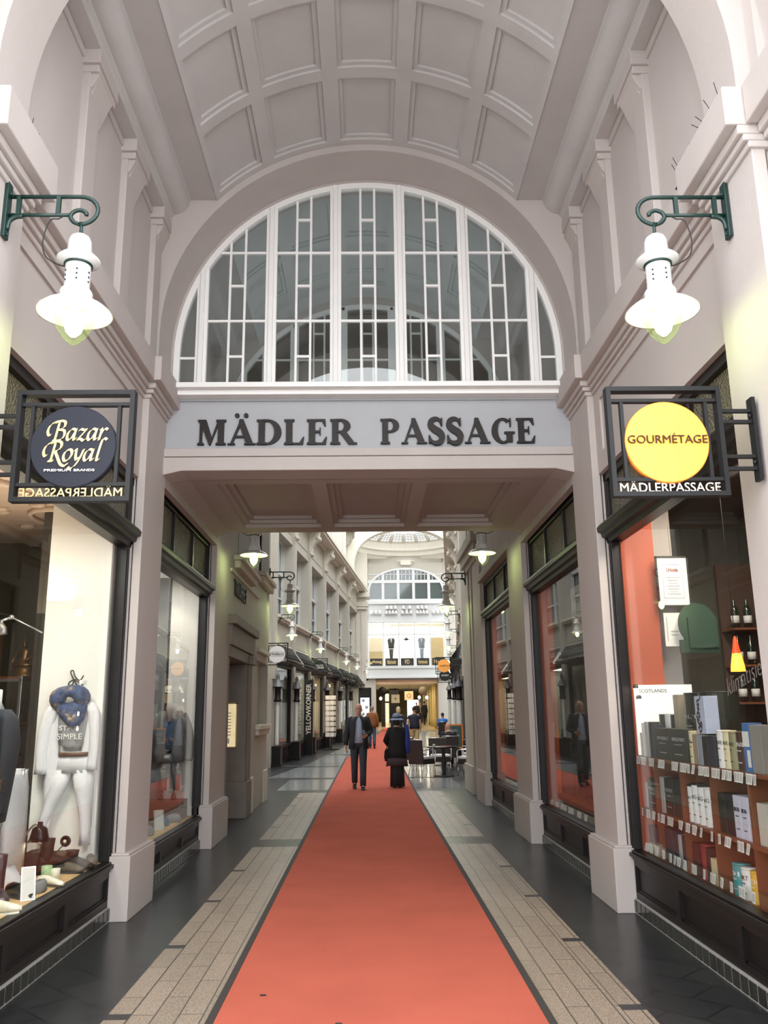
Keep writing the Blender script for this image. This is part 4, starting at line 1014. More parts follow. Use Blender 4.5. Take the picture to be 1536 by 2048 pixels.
for n, col in (('bx_white',(.76,.75,.74)),('bx_cream',(.70,.60,.38)),('bx_dkgreen',(.018,.027,.022)),('bx_black',(.02,.02,.022)),('bx_navy',(.03,.035,.055)),('bx_tan',(.34,.28,.20)),('bx_bluegrey',(.30,.34,.42)),('bx_olive',(.26,.24,.13)),('bx_brown',(.06,.025,.022)),('bx_blue',(.06,.17,.42)),('bx_grey',(.28,.26,.24)),('bx_silver',(.45,.46,.47)),('bx_lilac',(.62,.61,.74)),('bx_red',(.28,.035,.035)),('bx_maroon',(.09,.018,.022)),('bx_teal',(.06,.30,.32)),('bx_yellow',(.75,.42,.05)),('bx_ice',(.55,.60,.78)),('bx_stone',(.55,.52,.46))): c_(n, col)
def pack(kind, mat, label, y0, y1, z, h, x=2.275, mark='', mcol='bx_black', lid=None, group=None, vertical=False, mz=.62):
    # a bottle's gift box: square carton or round tin, with its printed band
    w_ = y1-y0; cyy = (y0+y1)/2
    t = thing('gift_tin' if kind == 'r' else 'gift_box', label, 'box', (x, cyy, z), 0, group)
    m_ = MB()
    if kind == 'r':
        r = w_/2*.97; m_.lathe([(0,0),(r,0),(r,h-.012),(r-.003,h-.010),(0,h-.010)], (r,0,0), 22, smooth=False); m_.build('body', mat, t)
        l = MB(); l.lathe([(0,h-.012),(r*1.01,h-.012),(r*1.01,h),(0,h)], (r,0,0), 22); l.build('lid', lid or mat, t)
    else:
        dp = min(w_, .10); m_.box((0,-w_/2*.97,0), (dp,w_/2*.97,h)); m_.build('body', mat, t, bevel=.002); r = 0
    if mark:
        def fn(u, v, d):
            if vertical: uu, vv = -(v-.5*w_*.4), u
            else: uu, vv = u-w_*.4, v
            xx = -d-.0008
            if kind == 'r':
                a = uu/r; return (r-(r-xx)*cos(a), -(r-xx)*sin(a), vv+h*mz)
            return (xx, -uu, vv+h*mz)
        g = MB()
        if vertical: add_text(g, mark, fn, h*.62, w_*.42, ext=.0012); 
        else:
            add_text(g, mark, fn, w_*.8, min(.026, w_*.26), ext=.0012)
        if not vertical:
            for q in (.12,.42): add_text(g, '----', lambda u, v, d: fn(u+w_*.15, v-h*q, d), w_*.45, .006, ext=.0012)
        g.build('print', mcol, t)
    return t
Z1, Z2, Z3 = 1.245, .835, .475
TOP = [('b','bx_grey','small grey carton at the far end of the top shelf',7.67,7.44,.2),]
for a in [
 ('b','bx_grey','small grey carton at the far end of the top whisky shelf',7.36,7.43,Z1,.19,'','bx_black'),
 ('b','bx_white','narrow white carton second from the far end of the top whisky shelf',7.29,7.355,Z1,.27,'','bx_black'),
 ('b','bx_silver','silvery patterned carton on the top whisky shelf near the far end',7.21,7.285,Z1,.28,'','bx_black'),
 ('r','bx_black','slim dark tin behind the silver carton on the top whisky shelf',7.11,7.20,Z1,.28,'','bx_white'),
 ('b','bx_navy','navy carton between the silver carton and the broad dark green boxes',7.02,7.10,Z1,.26,'','bx_white'),
 ('b','bx_dkgreen','broad dark green box on the top whisky shelf, further of two',6.68,7.01,Z1,.235,'WHISKY','bx_silver'),
 ('b','bx_dkgreen','broad dark green box on the top whisky shelf, nearer of two',6.33,6.67,Z1,.235,'SINGLE MALT','bx_silver'),
 ('r','bx_cream','cream tin with a dark emblem on the top whisky shelf',6.22,6.32,Z1,.225,'&','bx_black'),
 ('b','bx_tan','tan carton between the cream tin and the blue-grey carton',6.13,6.215,Z1,.205,'','bx_black'),
 ('b','bx_bluegrey','blue-grey carton beside the black carton on the top whisky shelf',6.045,6.125,Z1,.20,'','bx_black'),
 ('b','bx_black','black carton beside the blue-grey carton on the top whisky shelf',5.95,6.04,Z1,.195,'','bx_gold'),
 ('b','bx_navy','wide navy carton beside the white tin on the top whisky shelf',5.82,5.945,Z1,.20,'','bx_silver'),
 ('r','bx_white','white tin with dark print on the top whisky shelf',5.715,5.81,Z1,.24,'VENIE','bx_black'),
 ('r','bx_cream','cream tin with dark print beside the white tin on the top shelf',5.62,5.71,Z1,.24,'VENIE','bx_black'),
 ('r','bx_olive','olive tin with dark print on the top whisky shelf',5.53,5.615,Z1,.235,'VENIE','bx_black'),
 ('r','bx_brown','dark brown tin with white print on the top whisky shelf',5.38,5.525,Z1,.235,'VENIE','bx_white'),
 ('b','bx_blue','blue and white carton on the top whisky shelf',5.28,5.37,Z1,.29,'','bx_white'),
 ('b','bx_grey','tall grey carton at the near end of the top whisky shelf',5.12,5.27,Z1,.28,'','bx_white'),
 ('b','bx_silver','pale carton at the far end of the middle whisky shelf',7.36,7.42,Z2,.20,'',''),
 ('b','bx_dkgreen','dark green carton lying in the farthest middle compartment',7.10,7.35,Z2,.24,'MALT','bx_silver'),
 ('b','bx_silver','narrow silver carton in the second middle compartment',6.95,7.03,Z2,.27,'',''),
 ('b','bx_dkgreen','dark green carton with pale ovals in the second middle compartment',6.74,6.93,Z2,.27,'00','bx_silver'),
 ('b','bx_dkgreen','dark green carton beside the oval-marked one in the middle row',6.53,6.73,Z2,.27,'',''),
 ('r','bx_white','white tin, farthest of four on the middle shelf',6.39,6.46,Z2,.255,'RAIG','bx_black'),
 ('r','bx_white','white tin with a black lid, second of four on the middle shelf',6.29,6.385,Z2,.27,'RAIG','bx_black'),
 ('r','bx_white','white tin, third of four on the middle shelf',6.175,6.28,Z2,.265,'RAIG','bx_black'),
 ('r','bx_white','white tin nearest the black tin on the middle shelf',6.06,6.165,Z2,.26,'RAIG','bx_black'),
 ('r','bx_black','black tin with white print next to the four white tins',5.94,6.05,Z2,.26,'RAIG','bx_white'),
 ('b','bx_dkgreen','dark carton in the compartment of the lilac cartons, further of two',5.77,5.88,Z2,.25,'',''),
 ('b','bx_black','dark carton in the compartment of the lilac cartons, nearer of two',5.65,5.76,Z2,.25,'','bx_silver'),
 ('b','bx_lilac','lilac white carton, farthest of three on the middle shelf',5.54,5.64,Z2,.255,'BRORA','bx_black'),
 ('b','bx_lilac','lilac white carton, middle of three on the middle shelf',5.435,5.53,Z2,.255,'BRORA','bx_black'),
 ('b','bx_lilac','lilac white carton, nearest of three on the middle shelf',5.335,5.43,Z2,.255,'','bx_black'),
 ('b','bx_stone','pale carton at the near end of the middle whisky shelf',5.18,5.30,Z2,.24,'','bx_black'),
 ('b','bx_brown','brown carton, first of the cream-footed four on the bottom shelf',7.33,7.41,Z3,.22,'',''),
 ('b','bx_maroon','maroon carton, second of the cream-footed four on the bottom shelf',7.245,7.32,Z3,.22,'',''),
 ('b','bx_navy','navy carton, third of the cream-footed four on the bottom shelf',7.16,7.235,Z3,.22,'',''),
 ('b','bx_brown','brown carton, last of the cream-footed four on the bottom shelf',7.08,7.15,Z3,.22,'',''),
 ('b','bx_navy','dark blue pictured carton on the bottom whisky shelf, further of two',6.85,7.02,Z3,.25,'',''),
 ('b','bx_navy','dark blue pictured carton on the bottom whisky shelf, nearer of two',6.73,6.84,Z3,.25,'',''),
 ('b','bx_silver','silver edged carton on the bottom shelf',6.655,6.72,Z3,.235,'',''),
 ('b','bx_navy','navy carton with a white foot on the bottom shelf',6.50,6.645,Z3,.24,'',''),
 ('b','bx_maroon','maroon carton beside the bright red tin on the bottom shelf',6.33,6.44,Z3,.22,'','bx_white'),
 ('r','bx_red','bright red tin on the bottom whisky shelf',6.20,6.32,Z3,.23,'','bx_white'),
 ('b','bx_brown','dark brown carton between the red tin and the cream carton below',6.12,6.19,Z3,.22,'',''),
 ('b','bx_cream','short cream carton on the bottom whisky shelf',6.01,6.11,Z3,.165,'','bx_black'),
 ('b','bx_navy','short navy carton beside the short cream carton',5.925,6.0,Z3,.16,'',''),
 ('r','bx_teal','teal tin with white capitals on the bottom shelf, further of two',5.68,5.80,Z3,.19,'DI','bx_white'),
 ('r','bx_white','white tin with bold lettering between teal and yellow tins',5.55,5.67,Z3,.185,'PORT','bx_black'),
 ('r','bx_yellow','yellow tin with pale capitals on the bottom whisky shelf',5.42,5.54,Z3,.185,'DDI','bx_white'),
 ('r','bx_teal','teal tin with white capitals on the bottom shelf, nearer of two',5.33,5.41,Z3,.18,'A','bx_white'),
]:
    k, mt, lb, y0, y1, z, h, mk, mc = a
    if 'bx_gold' == mc: mc = 'gold'
    o = pack(k, mt, lb, y0, y1, z, h, 2.27 if z == Z1 else 2.28, mk, mc or 'bx_black', lid='bx_black' if 'black lid' in lb or mt == 'bx_white' and 'four' in lb else None)
    if 'cream-footed' in lb:
        m_ = MB(); m_.box((-.003,-.034,.0), (.0,.034,.085)); m_.build('label_band', 'bx_cream', o)
    if 'white foot' in lb:
        m_ = MB(); m_.box((-.003,-.06,.0), (.0,.06,.06)); m_.build('label_band', 'bx_white', o)
    if 'blue and white' in lb:
        m_ = MB(); m_.box((-.003,-.043,.15), (.0,.043,.24)); m_.box((-.003,-.043,.03), (0,-.005,.13)); m_.build('label_band', 'bx_white', o)
for a in [
 ('r','bx_black','dark tin behind the silver carton, rear row of the top shelf',7.20,7.33,.34,''),
 ('r','bx_white','pale tin in the rear row of the top shelf',7.06,7.18,.335,''),
 ('r','bx_black','dark tin beside the pale tin in the rear row of the top shelf',6.93,7.05,.335,''),
 ('b','bx_tan','tall tan carton in the rear row beside the big green tin',6.80,6.91,.49,''),
 ('r','bx_dkgreen','big dark green tin in the rear row, further of two',6.48,6.79,.50,'MALT'),
 ('r','bx_dkgreen','big dark green tin in the rear row, nearer of two',6.19,6.47,.50,'')]:
    k, mt, lb, y0, y1, h, mk = a; pack(k, mt, lb, y0, y1, Z1, h, 2.40, mk, 'bx_silver')
ob = pack('b', 'bx_ice', 'pale blue carton with handwriting standing on the black cartons', 5.99, 6.16, Z1+.21, .255, 2.29, '', 'bx_black')
m_ = MB(); 
def fnv(u, v, d): return (-.001-d, .035-v, .03+u)
ital_line(m_, 'Royal', 0, 0.2, 0, .032, lambda u, v, d: fnv(u, v, d)); m_.build('handwriting', 'bx_black', ob)
m_ = MB(); m_.box((.0,.084,.0), (.1,.09,.255)); m_.build('side_panel', 'bx_grey', ob)
# price tags
pt = MB(); pt.box((-.002,-.021,-.062), (0,.021,0)); proto = None
ptm = pt
def tags(ys, z, label, group, x=2.236, tilt=.0):
    global proto
    for y in ys:
        if proto is None:
            proto = thing('price_tag', label, 'price tag', (x,y,z), 0, group)
            q = MB(); q.box((-.002,-.021,-.062), (0,.021,0)); q.build('card', 'paper', proto); q = MB(); q.box((-.0028,-.016,-.054), (-.002,.016,-.008)); q.build('print', 'tagprint', proto)
            o = proto
        else: o = dup(proto, (x,y,z), 0, label, group)
        o.rotation_euler = (rnd.uniform(-.12,.12), rnd.uniform(.05,.2), rnd.uniform(-.1,.1))
def seq(groups): return [y0-.047*i for y0, n in groups for i in range(n)]
tags(seq([(7.40,5),(7.10,3),(6.86,3),(6.56,3),(6.38,4),(6.14,1),(6.03,4),(5.80,3),(5.62,3),(5.45,3),(5.27,3)]), 1.243, 'small white price tag hanging along the top shelf edge of the spirits window', 'price tags on the top shelf edge')
tags(seq([(7.38,1),(7.26,2),(7.12,2),(6.98,1),(6.90,2),(6.76,3),(6.52,2),(6.38,2),(6.25,2),(6.10,1),(5.92,1),(5.80,1),(5.68,2),(5.50,2),(5.36,1)]), .833, 'small white price tag hanging along the middle shelf edge of the spirits window', 'price tags on the middle shelf edge')
tags(seq([(7.36,4),(7.12,2),(6.94,1),(6.78,1),(6.68,3),(6.48,1),(6.33,2),(6.12,1),(5.99,2),(5.82,1),(5.68,1),(5.55,2),(5.36,1)]), .565, 'small white price tag standing along the window sill below the whisky', 'price tags along the sill')
tags(seq([(11.05,3),(10.8,4),(10.5,6),(10.1,5),(9.7,4),(9.4,3)]), .56, 'small white price tag standing in the spirits window under the bridge', 'price tags under the bridge')
# notices and the cut-out board in the window
ce = thing('framed_certificate', 'white framed certificate hanging by a cord in the spirits window', 'certificate', (2.66,7.38,2.72))
m_ = MB()
for a, b_ in (((-.145,-.01,-.225),(-.13,.01,.225)),((.13,-.01,-.225),(.145,.01,.225)),((-.145,-.01,-.225),(.145,.01,-.21)),((-.145,-.01,.21),(.145,.01,.225))): m_.box(a, b_)
m_.build('frame', 'black', ce); m_ = MB(); m_.box((-.132,-.004,-.212), (.132,.004,.212)); pg = m_.build('sheet', 'paper', ce)
m_ = MB()
for a, b_ in (((-.09,-.006,-.15),(-.086,-.004,.15)),((.086,-.006,-.15),(.09,-.004,.15)),((-.09,-.006,-.15),(.09,-.004,-.147)),((-.09,-.006,.147),(.09,-.004,.15))): m_.box(a, b_)
for k, z in enumerate((.03,.005,-.02,-.045,-.07,-.095,-.115)): m_.box((-.06+.012*(k%3),-.006,z), (.06-.012*(k%3),-.004,z+.006))
m_.build('print', 'greyprint', pg); m_ = MB(); add_text(m_, 'Urkunde', lambda u, v, d: (-.05+u, -.005-d, .085+v), .10, .035); m_.build('heading', 'bx_red', pg)
m_ = MB(); m_.tube([(0,0,.22),(-.02,0,.95)], .002, 5); m_.build('cord', 'bx_tan', ce)
nb = thing('notice', 'smaller white notice half hidden by the dark green cut-out', 'notice', (2.63,7.40,2.30)); m_ = MB(); m_.box((-.075,-.004,-.145), (.085,.004,.145)); m_.build('sheet', 'paper', nb); m_ = MB(); m_.box((-.055,-.006,-.10), (-.047,-.004,.11)); m_.box((-.02,-.006,-.02), (.05,-.004,-.012)); m_.box((-.02,-.006,-.05), (.04,-.004,-.042)); m_.build('print', 'greyprint', nb)
M['cutgreen'] = pm('dark_green_board', (.016,.052,.035), .6)
gc = thing('cutout_board', 'dark green round cut-out board on a block base in the spirits window', 'board', (2.80,7.28,2.09))
m_ = MB(); m_.lathe([(0,-.01),(.165,-.01),(.165,.01),(0,.01)], n=40, smooth=False); m_.v = [(x, z, y*1.08+.245) for x, y, z in m_.v]; m_.build('disc', 'cutgreen', gc)
m_ = MB(); m_.box((-.165,-.012,0), (.17,.012,.11)); m_.build('base', 'cutgreen', gc); m_ = MB(); m_.box((-.09,-.03,.04), (.16,-.012,.30)); m_.build('front_panel', 'cutgreen', gc)
M['litpic'] = pm('backlit_picture', (.85,.80,.72), .6, var=.3, scale=7, emit=.55, ecol=(1,.95,.86))
pc = thing('lit_picture', 'bright white picture panel of casks behind the whisky boxes', 'picture', (2.50,7.42,1.50)); m_ = MB(); m_.box((-.25,-.01,-.25), (.25,.01,.33)); m_.build('panel', 'litpic', pc)
m_ = MB(); add_text(m_, 'SCOTLANDS', lambda u, v, d: (-.21+u, -.011-d, .265+v), .24, .03, ext=.002); m_.build('lettering', 'bx_black', pc)
for x, z, lb in ((2.25,1.80,'small bright spot lamp low at the end of the near spirits window, upper of two'),(2.27,1.71,'small bright spot lamp low at the end of the near spirits window, lower of two'),(2.97,2.86,'small lit ceiling spot deep in the spirits shop, right of the certificate'),(2.73,2.66,'tiny lit ceiling spot deep in the spirits shop beside the certificate')):
    m_ = MB(); r = .022 if x < 2.5 else .03; m_.lathe([(0,.0),(r,.0),(r*1.05,r),(r*.6,r*1.6),(0,r*1.6)], n=14); o = thing('spot_lamp', lb, 'lamp', (x, 7.36 if x < 2.5 else 7.9, z)); m_.build('housing', 'black', o); q = MB(); q.ball((0,0,-.003), r*.9, r*.9, r*.5, 10, 6); q.build('bulb', 'lit', o)
def pendant(loc, label, cord=1.6):
    t = thing('pendant_lamp', label, 'lamp', loc)
    m_ = MB(); m_.lathe([(.0045,.245),(.0125,.225),(.0225,.165),(.030,.125)], n=24); m_.build('shade_neck', 'pendantred', t)
    m_ = MB(); m_.lathe([(.004,.24),(.012,.22),(.022,.16),(.037,.09),(.046,.04),(.050,.0),(.046,.0),(.040,.04),(.03,.09),(.015,.16),(.004,.20)], n=24); m_.build('shade', 'pendant', t)
    m_ = MB(); m_.tube([(0,0,.23),(0,0,.23+cord)], .003, 6); m_.build('cord', 'black', t)
    m_ = MB(); m_.ball((0,0,.05), .022,.022,.035, 10, 6); m_.build('bulb', 'lit', t)
M['pendantred'] = pm('glowing_red_glass', (.9,.08,.02), .3, var=0, emit=.9, ecol=(1.0,.06,.015))
M['pendant'] = pm('glowing_orange_glass', (1,.35,.06), .3, var=0, emit=2.6, ecol=(1.0,.30,.035))
pendant((2.56,6.0,1.875), 'glowing orange bottle-shaped pendant lamp above the whisky shelves')
pendant((2.56,14.6,2.30), 'glowing orange pendant lamp in the last spirits window, further of two')
pendant((2.56,13.9,2.30), 'glowing orange pendant lamp in the last spirits window, nearer of two')
M['thinprint'] = pm('thin_window_print', (.17,.15,.14), .6)
m_ = MB(); add_text(m_, 'klimatisiert', lambda u, v, d: (2.2135-d, 5.38-u, 1.70+v+u*.22), .60, .105, bold=-.014, ext=.0015); tag(m_.build('window_lettering', 'thinprint'), 'pale thin slanted lettering on the glass of the near spirits window', 'lettering')
# bottles on the back wall shelves
bs = thing('bottle_rack', 'dark wall shelf of wine bottles deep in the spirits shop', 'shelf', (3.8,7.93,1.5))
for z in (.18,.52,.86): m_ = MB(); m_.box((-.42,0,z-.02), (.55,.25,z)); m_.build('shelf', 'shelfwood', bs)
m_ = MB(); m_.box((-.42,.25,0), (.55,.28,1.5)); m_.build('back_panel', 'shopbrown', bs)
M['bottle'] = pm('dark_bottle_glass', (.012,.018,.012), .08, spec=.8)
bp = None
for z, lab in ((.18,'lowest'),(.52,'middle'),(.86,'top')):
    for k in range(6):
        loc = (3.46+.12*k, 8.03, 1.5+z); lb = 'dark wine bottle on the %s shelf of the rack deep in the spirits shop' % lab
        if bp is None:
            bp = thing('bottle', lb, 'bottle', loc, 0, 'wine bottles on the back rack')
            m_ = MB(); m_.lathe([(0,0),(.037,0),(.037,.17),(.03,.20),(.014,.23),(.014,.27),(.012,.275),(0,.275)], n=16); m_.build('glass', 'bottle', bp); m_ = MB(); m_.lathe([(.0375,.05),(.038,.05),(.038,.12),(.0375,.12)], n=16); m_.build('label', 'paper', bp)
        else: dup(bp, loc, 0, lb, 'wine bottles on the back rack')
# under the bridge
wn = thing('hanging_notice', 'pale glass notice with brown capitals hanging in the window under the bridge', 'notice', (2.34,9.55,2.73)); m_ = MB(); m_.box((-.004,-.28,-.27), (.004,.28,.27)); m_.build('sheet', 'bx_stone', wn); m_ = MB(); add_text(m_, 'WEIN', lambda u, v, d: (-.005-d, .2-u, .08+v), .4, .12); m_.build('lettering', 'bx_tan', wn)
m_ = MB(); m_.tube([(0,-.2,.27),(0,-.2,.9)], .002, 5); m_.build('cord', 'black', wn)
sh2 = thing('low_counter', 'dark counter with cartons in the spirits window under the bridge', 'counter', (2.62,9.9,.03)); m_ = MB(); m_.box((-.25,-1.4,0), (.3,1.3,.55)); m_.build('carcass', 'shopbrown', sh2); m_ = MB(); m_.box((-.27,-1.42,.55), (.32,1.32,.58)); m_.build('top', 'shelfwood', sh2)
for k, (y, mt, h) in enumerate(((10.9,'bx_dkgreen',.3),(10.5,'bx_brown',.28),(9.8,'bx_maroon',.32),(9.3,'bx_black',.3))):
    pack('b', mt, ('dark green carton at the far end of the counter under the bridge','brown carton second from the far end of the counter under the bridge','maroon carton third from the far end of the counter under the bridge','black carton at the near end of the counter under the bridge')[k], y-.06, y+.06, .61, h, 2.5)
# ================================================================== FAR PASSAGE
SS = [-.3, 3.15, 6.7, 10.9, 15.4, 20.2, 25.6]
U = 3.07
M['awn'] = pm('dark_awning_frame', (.03,.028,.026), .5)
M['lead'] = pm('weathered_lead', (.16,.16,.17), .5, .3, var=.15)
M['litgold'] = pm('lit_shop_interior', (.75,.58,.33), .7, var=.12, scale=1.5)
M['litwhite'] = pm('white_shop_interior', (.8,.78,.74), .7)
def far_side(sg, nm):
    def T(d, s, z): return P2(sg*d, s, z)
    w_ = MB(T)
    # wall mass: piers, panels, window heads, cornice wall, attic
    for a in SS: w_.box((U-.02,a-.34,0), (U+.9,a+.34,9.4)); w_.box((U-.09,a-.17,2.75), (U,a+.17,8.05)); w_.box((U-.06,a-.27,2.75), (U,a+.27,8.0))
    w_.box((U,-11,0), (U+.9,SS[0]-.3,9.4))
    w_.box((U+.02,SS[0],7.85), (U+.9,SS[-1],9.4)); w_.box((U-.02,SS[0],7.78), (U+.3,SS[-1],7.92))
    w_.box((U+.05,SS[0],3.95), (U+.9,SS[-1],4.75))
    w_.box((U+.45,SS[0],4.7), (U+.9,SS[-1],7.9))
    w_.box((U+.5,-11,9.4), (U+.9,SS[-1]+.4,13.5))
    for i in range(len(SS)-1):
        a, b = SS[i]+.34, SS[i+1]-.34
        w_.box((U-.0,a+.1,4.02), (U+.06,b-.1,4.62)); w_.box((U+.0,a+.12,8.15), (U+.05,b-.12,8.8))
    w_.build('wall_far_'+nm, 'creamdark', kind='structure')
    w_ = MB(T)
    w_.box((U-.14,SS[0]-.35,9.02), (U+.9,SS[-1]+.35,9.14)); w_.box((U-.55,SS[0]-.7,9.14), (U+.9,SS[-1]+.6,9.24)); w_.box((U-.62,SS[0]-.8,9.24), (U+.9,SS[-1]+.65,9.42))
    for i in range(len(SS)-1):
        a, b = SS[i]+.3, SS[i+1]-.3
        w_.box((U-.10,a,4.72), (U+.5,b,4.80)); w_.box((U-.16,a-.05,4.80), (U+.5,b+.05,4.90)); w_.box((U-.03,a,3.93), (U+.2,b,3.99))
    for a in [q for i in range(len(SS)-1) for q in (SS[i]+.0, SS[i]+(SS[i+1]-SS[i])*.36, SS[i]+(SS[i+1]-SS[i])*.68)]:
        w_.box((U+.36,a-.22,9.4), (U+.6,a+.22,13.4)); w_.box((U+.44,a+.3,9.5), (U+.6,a+.45,13.2))
    for a in SS[:]:
        w_.prism([(U-.02,8.05),(U-.10,8.05),(U-.16,8.12),(U-.12,8.2),(U-.14,8.4),(U-.28,8.62),(U-.46,8.72),(U-.50,8.85),(U-.42,8.92),(U-.46,9.14),(U,9.14)], 'y', a-.17, a+.17)
        w_.tube([(U-.40,a-.19,8.80),(U-.40,a+.19,8.80)], .10, 10); w_.tube([(U-.12,a-.19,8.14),(U-.12,a+.19,8.14)], .075, 10)
    w_.build('trim_far_'+nm, 'cream', kind='structure')
    for i in range(len(SS)-1):
        a, b = SS[i]+.34, SS[i+1]-.34; c = (a+b)/2
        root = structure('window_far')
        m_ = MB(T)
        for q in (a, c-.05, b-.1): m_.box((U+.30,q,4.9), (U+.40,q+.1,7.85))
        for z in (4.9, 6.55, 7.76): m_.box((U+.30,a,z), (U+.40,b,z+.1))
        m_.box((U+.33,a,5.7), (U+.37,b,5.75))
        for q in range(1,8): m_.box((U+.33,a+(b-a)*q/8-.015,6.6), (U+.37,a+(b-a)*q/8+.015,7.8))
        m_.build('frame', 'facwhite', root)
        m_ = MB(T); m_.box((U+.42,a,4.9), (U+.43,b,7.85)); m_.build('pane', 'farpane', root)
    # shop fronts below: dark timber, curved glass, lattice canopy, lit room behind
    for i in range(len(SS)-1):
        a, b = SS[i]+.2, SS[i+1]-.2
        root = structure('window_shop')
        m_ = MB(T); m_.box((U-.02,a,0), (U+.12,b,.62)); 
        n_ = 7
        for q in range(n_+1): y = a+.1+(b-a-.2)*q/n_; m_.box((U-.05,y-.02,.1), (U,y+.02,.55))
        m_.box((U-.06,a,.55), (U+.12,b,.64)); m_.box((U-.02,a,3.2), (U+.2,b,3.32))
        for q in (a+.15, b-.15): m_.box((U-.02,q-.06,.6), (U+.1,q+.06,3.3))
        m_.build('frame', 'panelwood', root)
        m_ = MB(T); m_.box((U+.04,a,.62), (U+.05,b,3.25)); m_.build('pane', 'glass', root)
        aw = structure('window_canopy'); m_ = MB(T)
        N = 13
        for q in range(N+1):
            y = a+.1+(b-a-.2)*q/N; m_.tube([(U+.02,y,3.98),(U-.42,y,3.38)], .016, 5); 
        for k in range(5): f_ = k/4; m_.tube([(U+.02-.44*f_,a+.1,3.98-.6*f_),(U+.02-.44*f_,b-.1,3.98-.6*f_)], .014, 5)
        for q in range(N): y0 = a+.1+(b-a-.2)*q/N; y1 = a+.1+(b-a-.2)*(q+1)/N; m_.tube([(U+.02,y0,3.98),(U-.2,y1,3.68),(U-.42,y0,3.38)], .010, 4)
        m_.tube([(U-.42,a+.05,3.36),(U-.47,(a+b)/2,3.36),(U-.42,b-.05,3.36)], .045, 8)
        m_.box((U-.42,a+.05,3.29), (U+.1,b-.05,3.33))
        m_.build('lattice', 'awn', aw)
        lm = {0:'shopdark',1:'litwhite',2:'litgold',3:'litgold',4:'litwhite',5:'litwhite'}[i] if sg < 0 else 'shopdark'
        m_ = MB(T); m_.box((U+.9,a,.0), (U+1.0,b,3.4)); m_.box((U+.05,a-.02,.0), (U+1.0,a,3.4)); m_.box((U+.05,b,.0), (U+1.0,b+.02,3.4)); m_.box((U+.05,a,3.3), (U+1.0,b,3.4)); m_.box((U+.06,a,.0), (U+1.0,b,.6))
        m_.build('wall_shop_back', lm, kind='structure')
        if sg < 0 and i:
            p = P2(-(U+.55), (a+b)/2, 3.2)
            light('shop_downlight', 'AREA', p, (0,26,44,44,40,40)[i], (1,.84,.58) if lm == 'litgold' else (1,.94,.84), .5, (0,0,0), 2.0)
M['farpane'] = pm('grey_window_pane', (.20,.22,.22), .12, var=.1, scale=.8)
far_side(-1, 'left'); far_side(1, 'right')
# tiny display goods behind the lit far shop windows
k = 0
for i in (1,2,3,4):
    for q in range(5):
        a, b = SS[i]+.5, SS[i+1]-.5; s_ = a+(b-a)*q/4; h = .25+.1*((q*7+i*3) % 4)
        x, y, _ = P2(-(U+.35), s_, 0); m_ = MB(); m_.lathe([(0,0),(.09,0),(.10,.1),(.06,h*.7),(.07,h),(0,h)], n=12)
        tag(m_.build('display_vase', ('gold','bx_white','bx_tan','bx_black')[(q+i) % 4], loc=(x,y,.605)), 'small display piece in a lit shop window of the far left row', 'display goods', 'goods in the lit far shop windows')
# showcase columns in front of the piers
def column(sg, s, label):
    x, y, _ = P2(sg*(U-.17), s, 0)
    t = thing('showcase_column', label, 'showcase', (x,y,gz(y)), -TH, 'showcase columns along the far shops')
    m_ = MB(); m_.box((-.17,-.17,0), (.17,.17,.08)); m_.box((-.14,-.14,.08), (.14,.14,.60)); m_.box((-.16,-.16,.58), (.16,.16,.64)); m_.build('base', 'panelwood', t)
    m_ = MB(); m_.lathe([(.10,.66),(.10,2.02)], n=20); m_.build('glass_tube', 'tube', t)
    m_ = MB(); m_.box((-.055,-.02,.68), (.055,.0,2.0)); m_.box((-.02,-.055,.68), (.0,.055,2.0)); m_.build('poster_core', 'paper', t)
    m_ = MB(); m_.lathe([(0,2.02),(.12,2.02),(.12,2.10),(.10,2.12),(.10,2.45),(.125,2.47),(.125,2.5),(0,2.5)], n=16); m_.build('head', 'panelwood', t)
    m_ = MB(); m_.lathe([(.19,2.5),(.17,2.54),(.10,2.66),(.055,2.74),(.05,2.80),(.065,2.84),(.04,2.90),(.008,2.98),(0,2.99)], n=16); m_.build('cap', 'lead', t)
    return t
cl = column(-1, SS[0], 'dark showcase column with a lead cap, nearest of the far left row')
cr = None
lbl = ['second','third','fourth','fifth','sixth']
for j, s in enumerate(SS[1:6]):
    x, y, _ = P2(-(U-.17), s, 0); dup(cl, (x,y,gz(y)), -TH, 'dark showcase column with a lead cap, %s from the near end of the far left row' % lbl[j])
for j, (x, y) in enumerate(((3.22,31),(3.52,35.7),(4.05,43.7))):
    dup(cl, (x,y,gz(y)), -TH, 'dark showcase column with a lead cap, %s from the near end of the far right row' % (['first']+lbl)[j])
# lamps along both walls
for sg, base, nm in ((-1,lampL,'left'),(1,lampR,'right')):
    for j, s in enumerate((.15, 6.5, 15.2, 20.2, 25.3)):
        x, y, _ = P2(sg*(U-.09-.43), s, 0)
        dup(base, (x,y,4.72), -TH, 'small white bracket lamp on the far %s shop row, %s from the near end' % (nm, ['first','second','third','fourth','fifth'][j]), None)
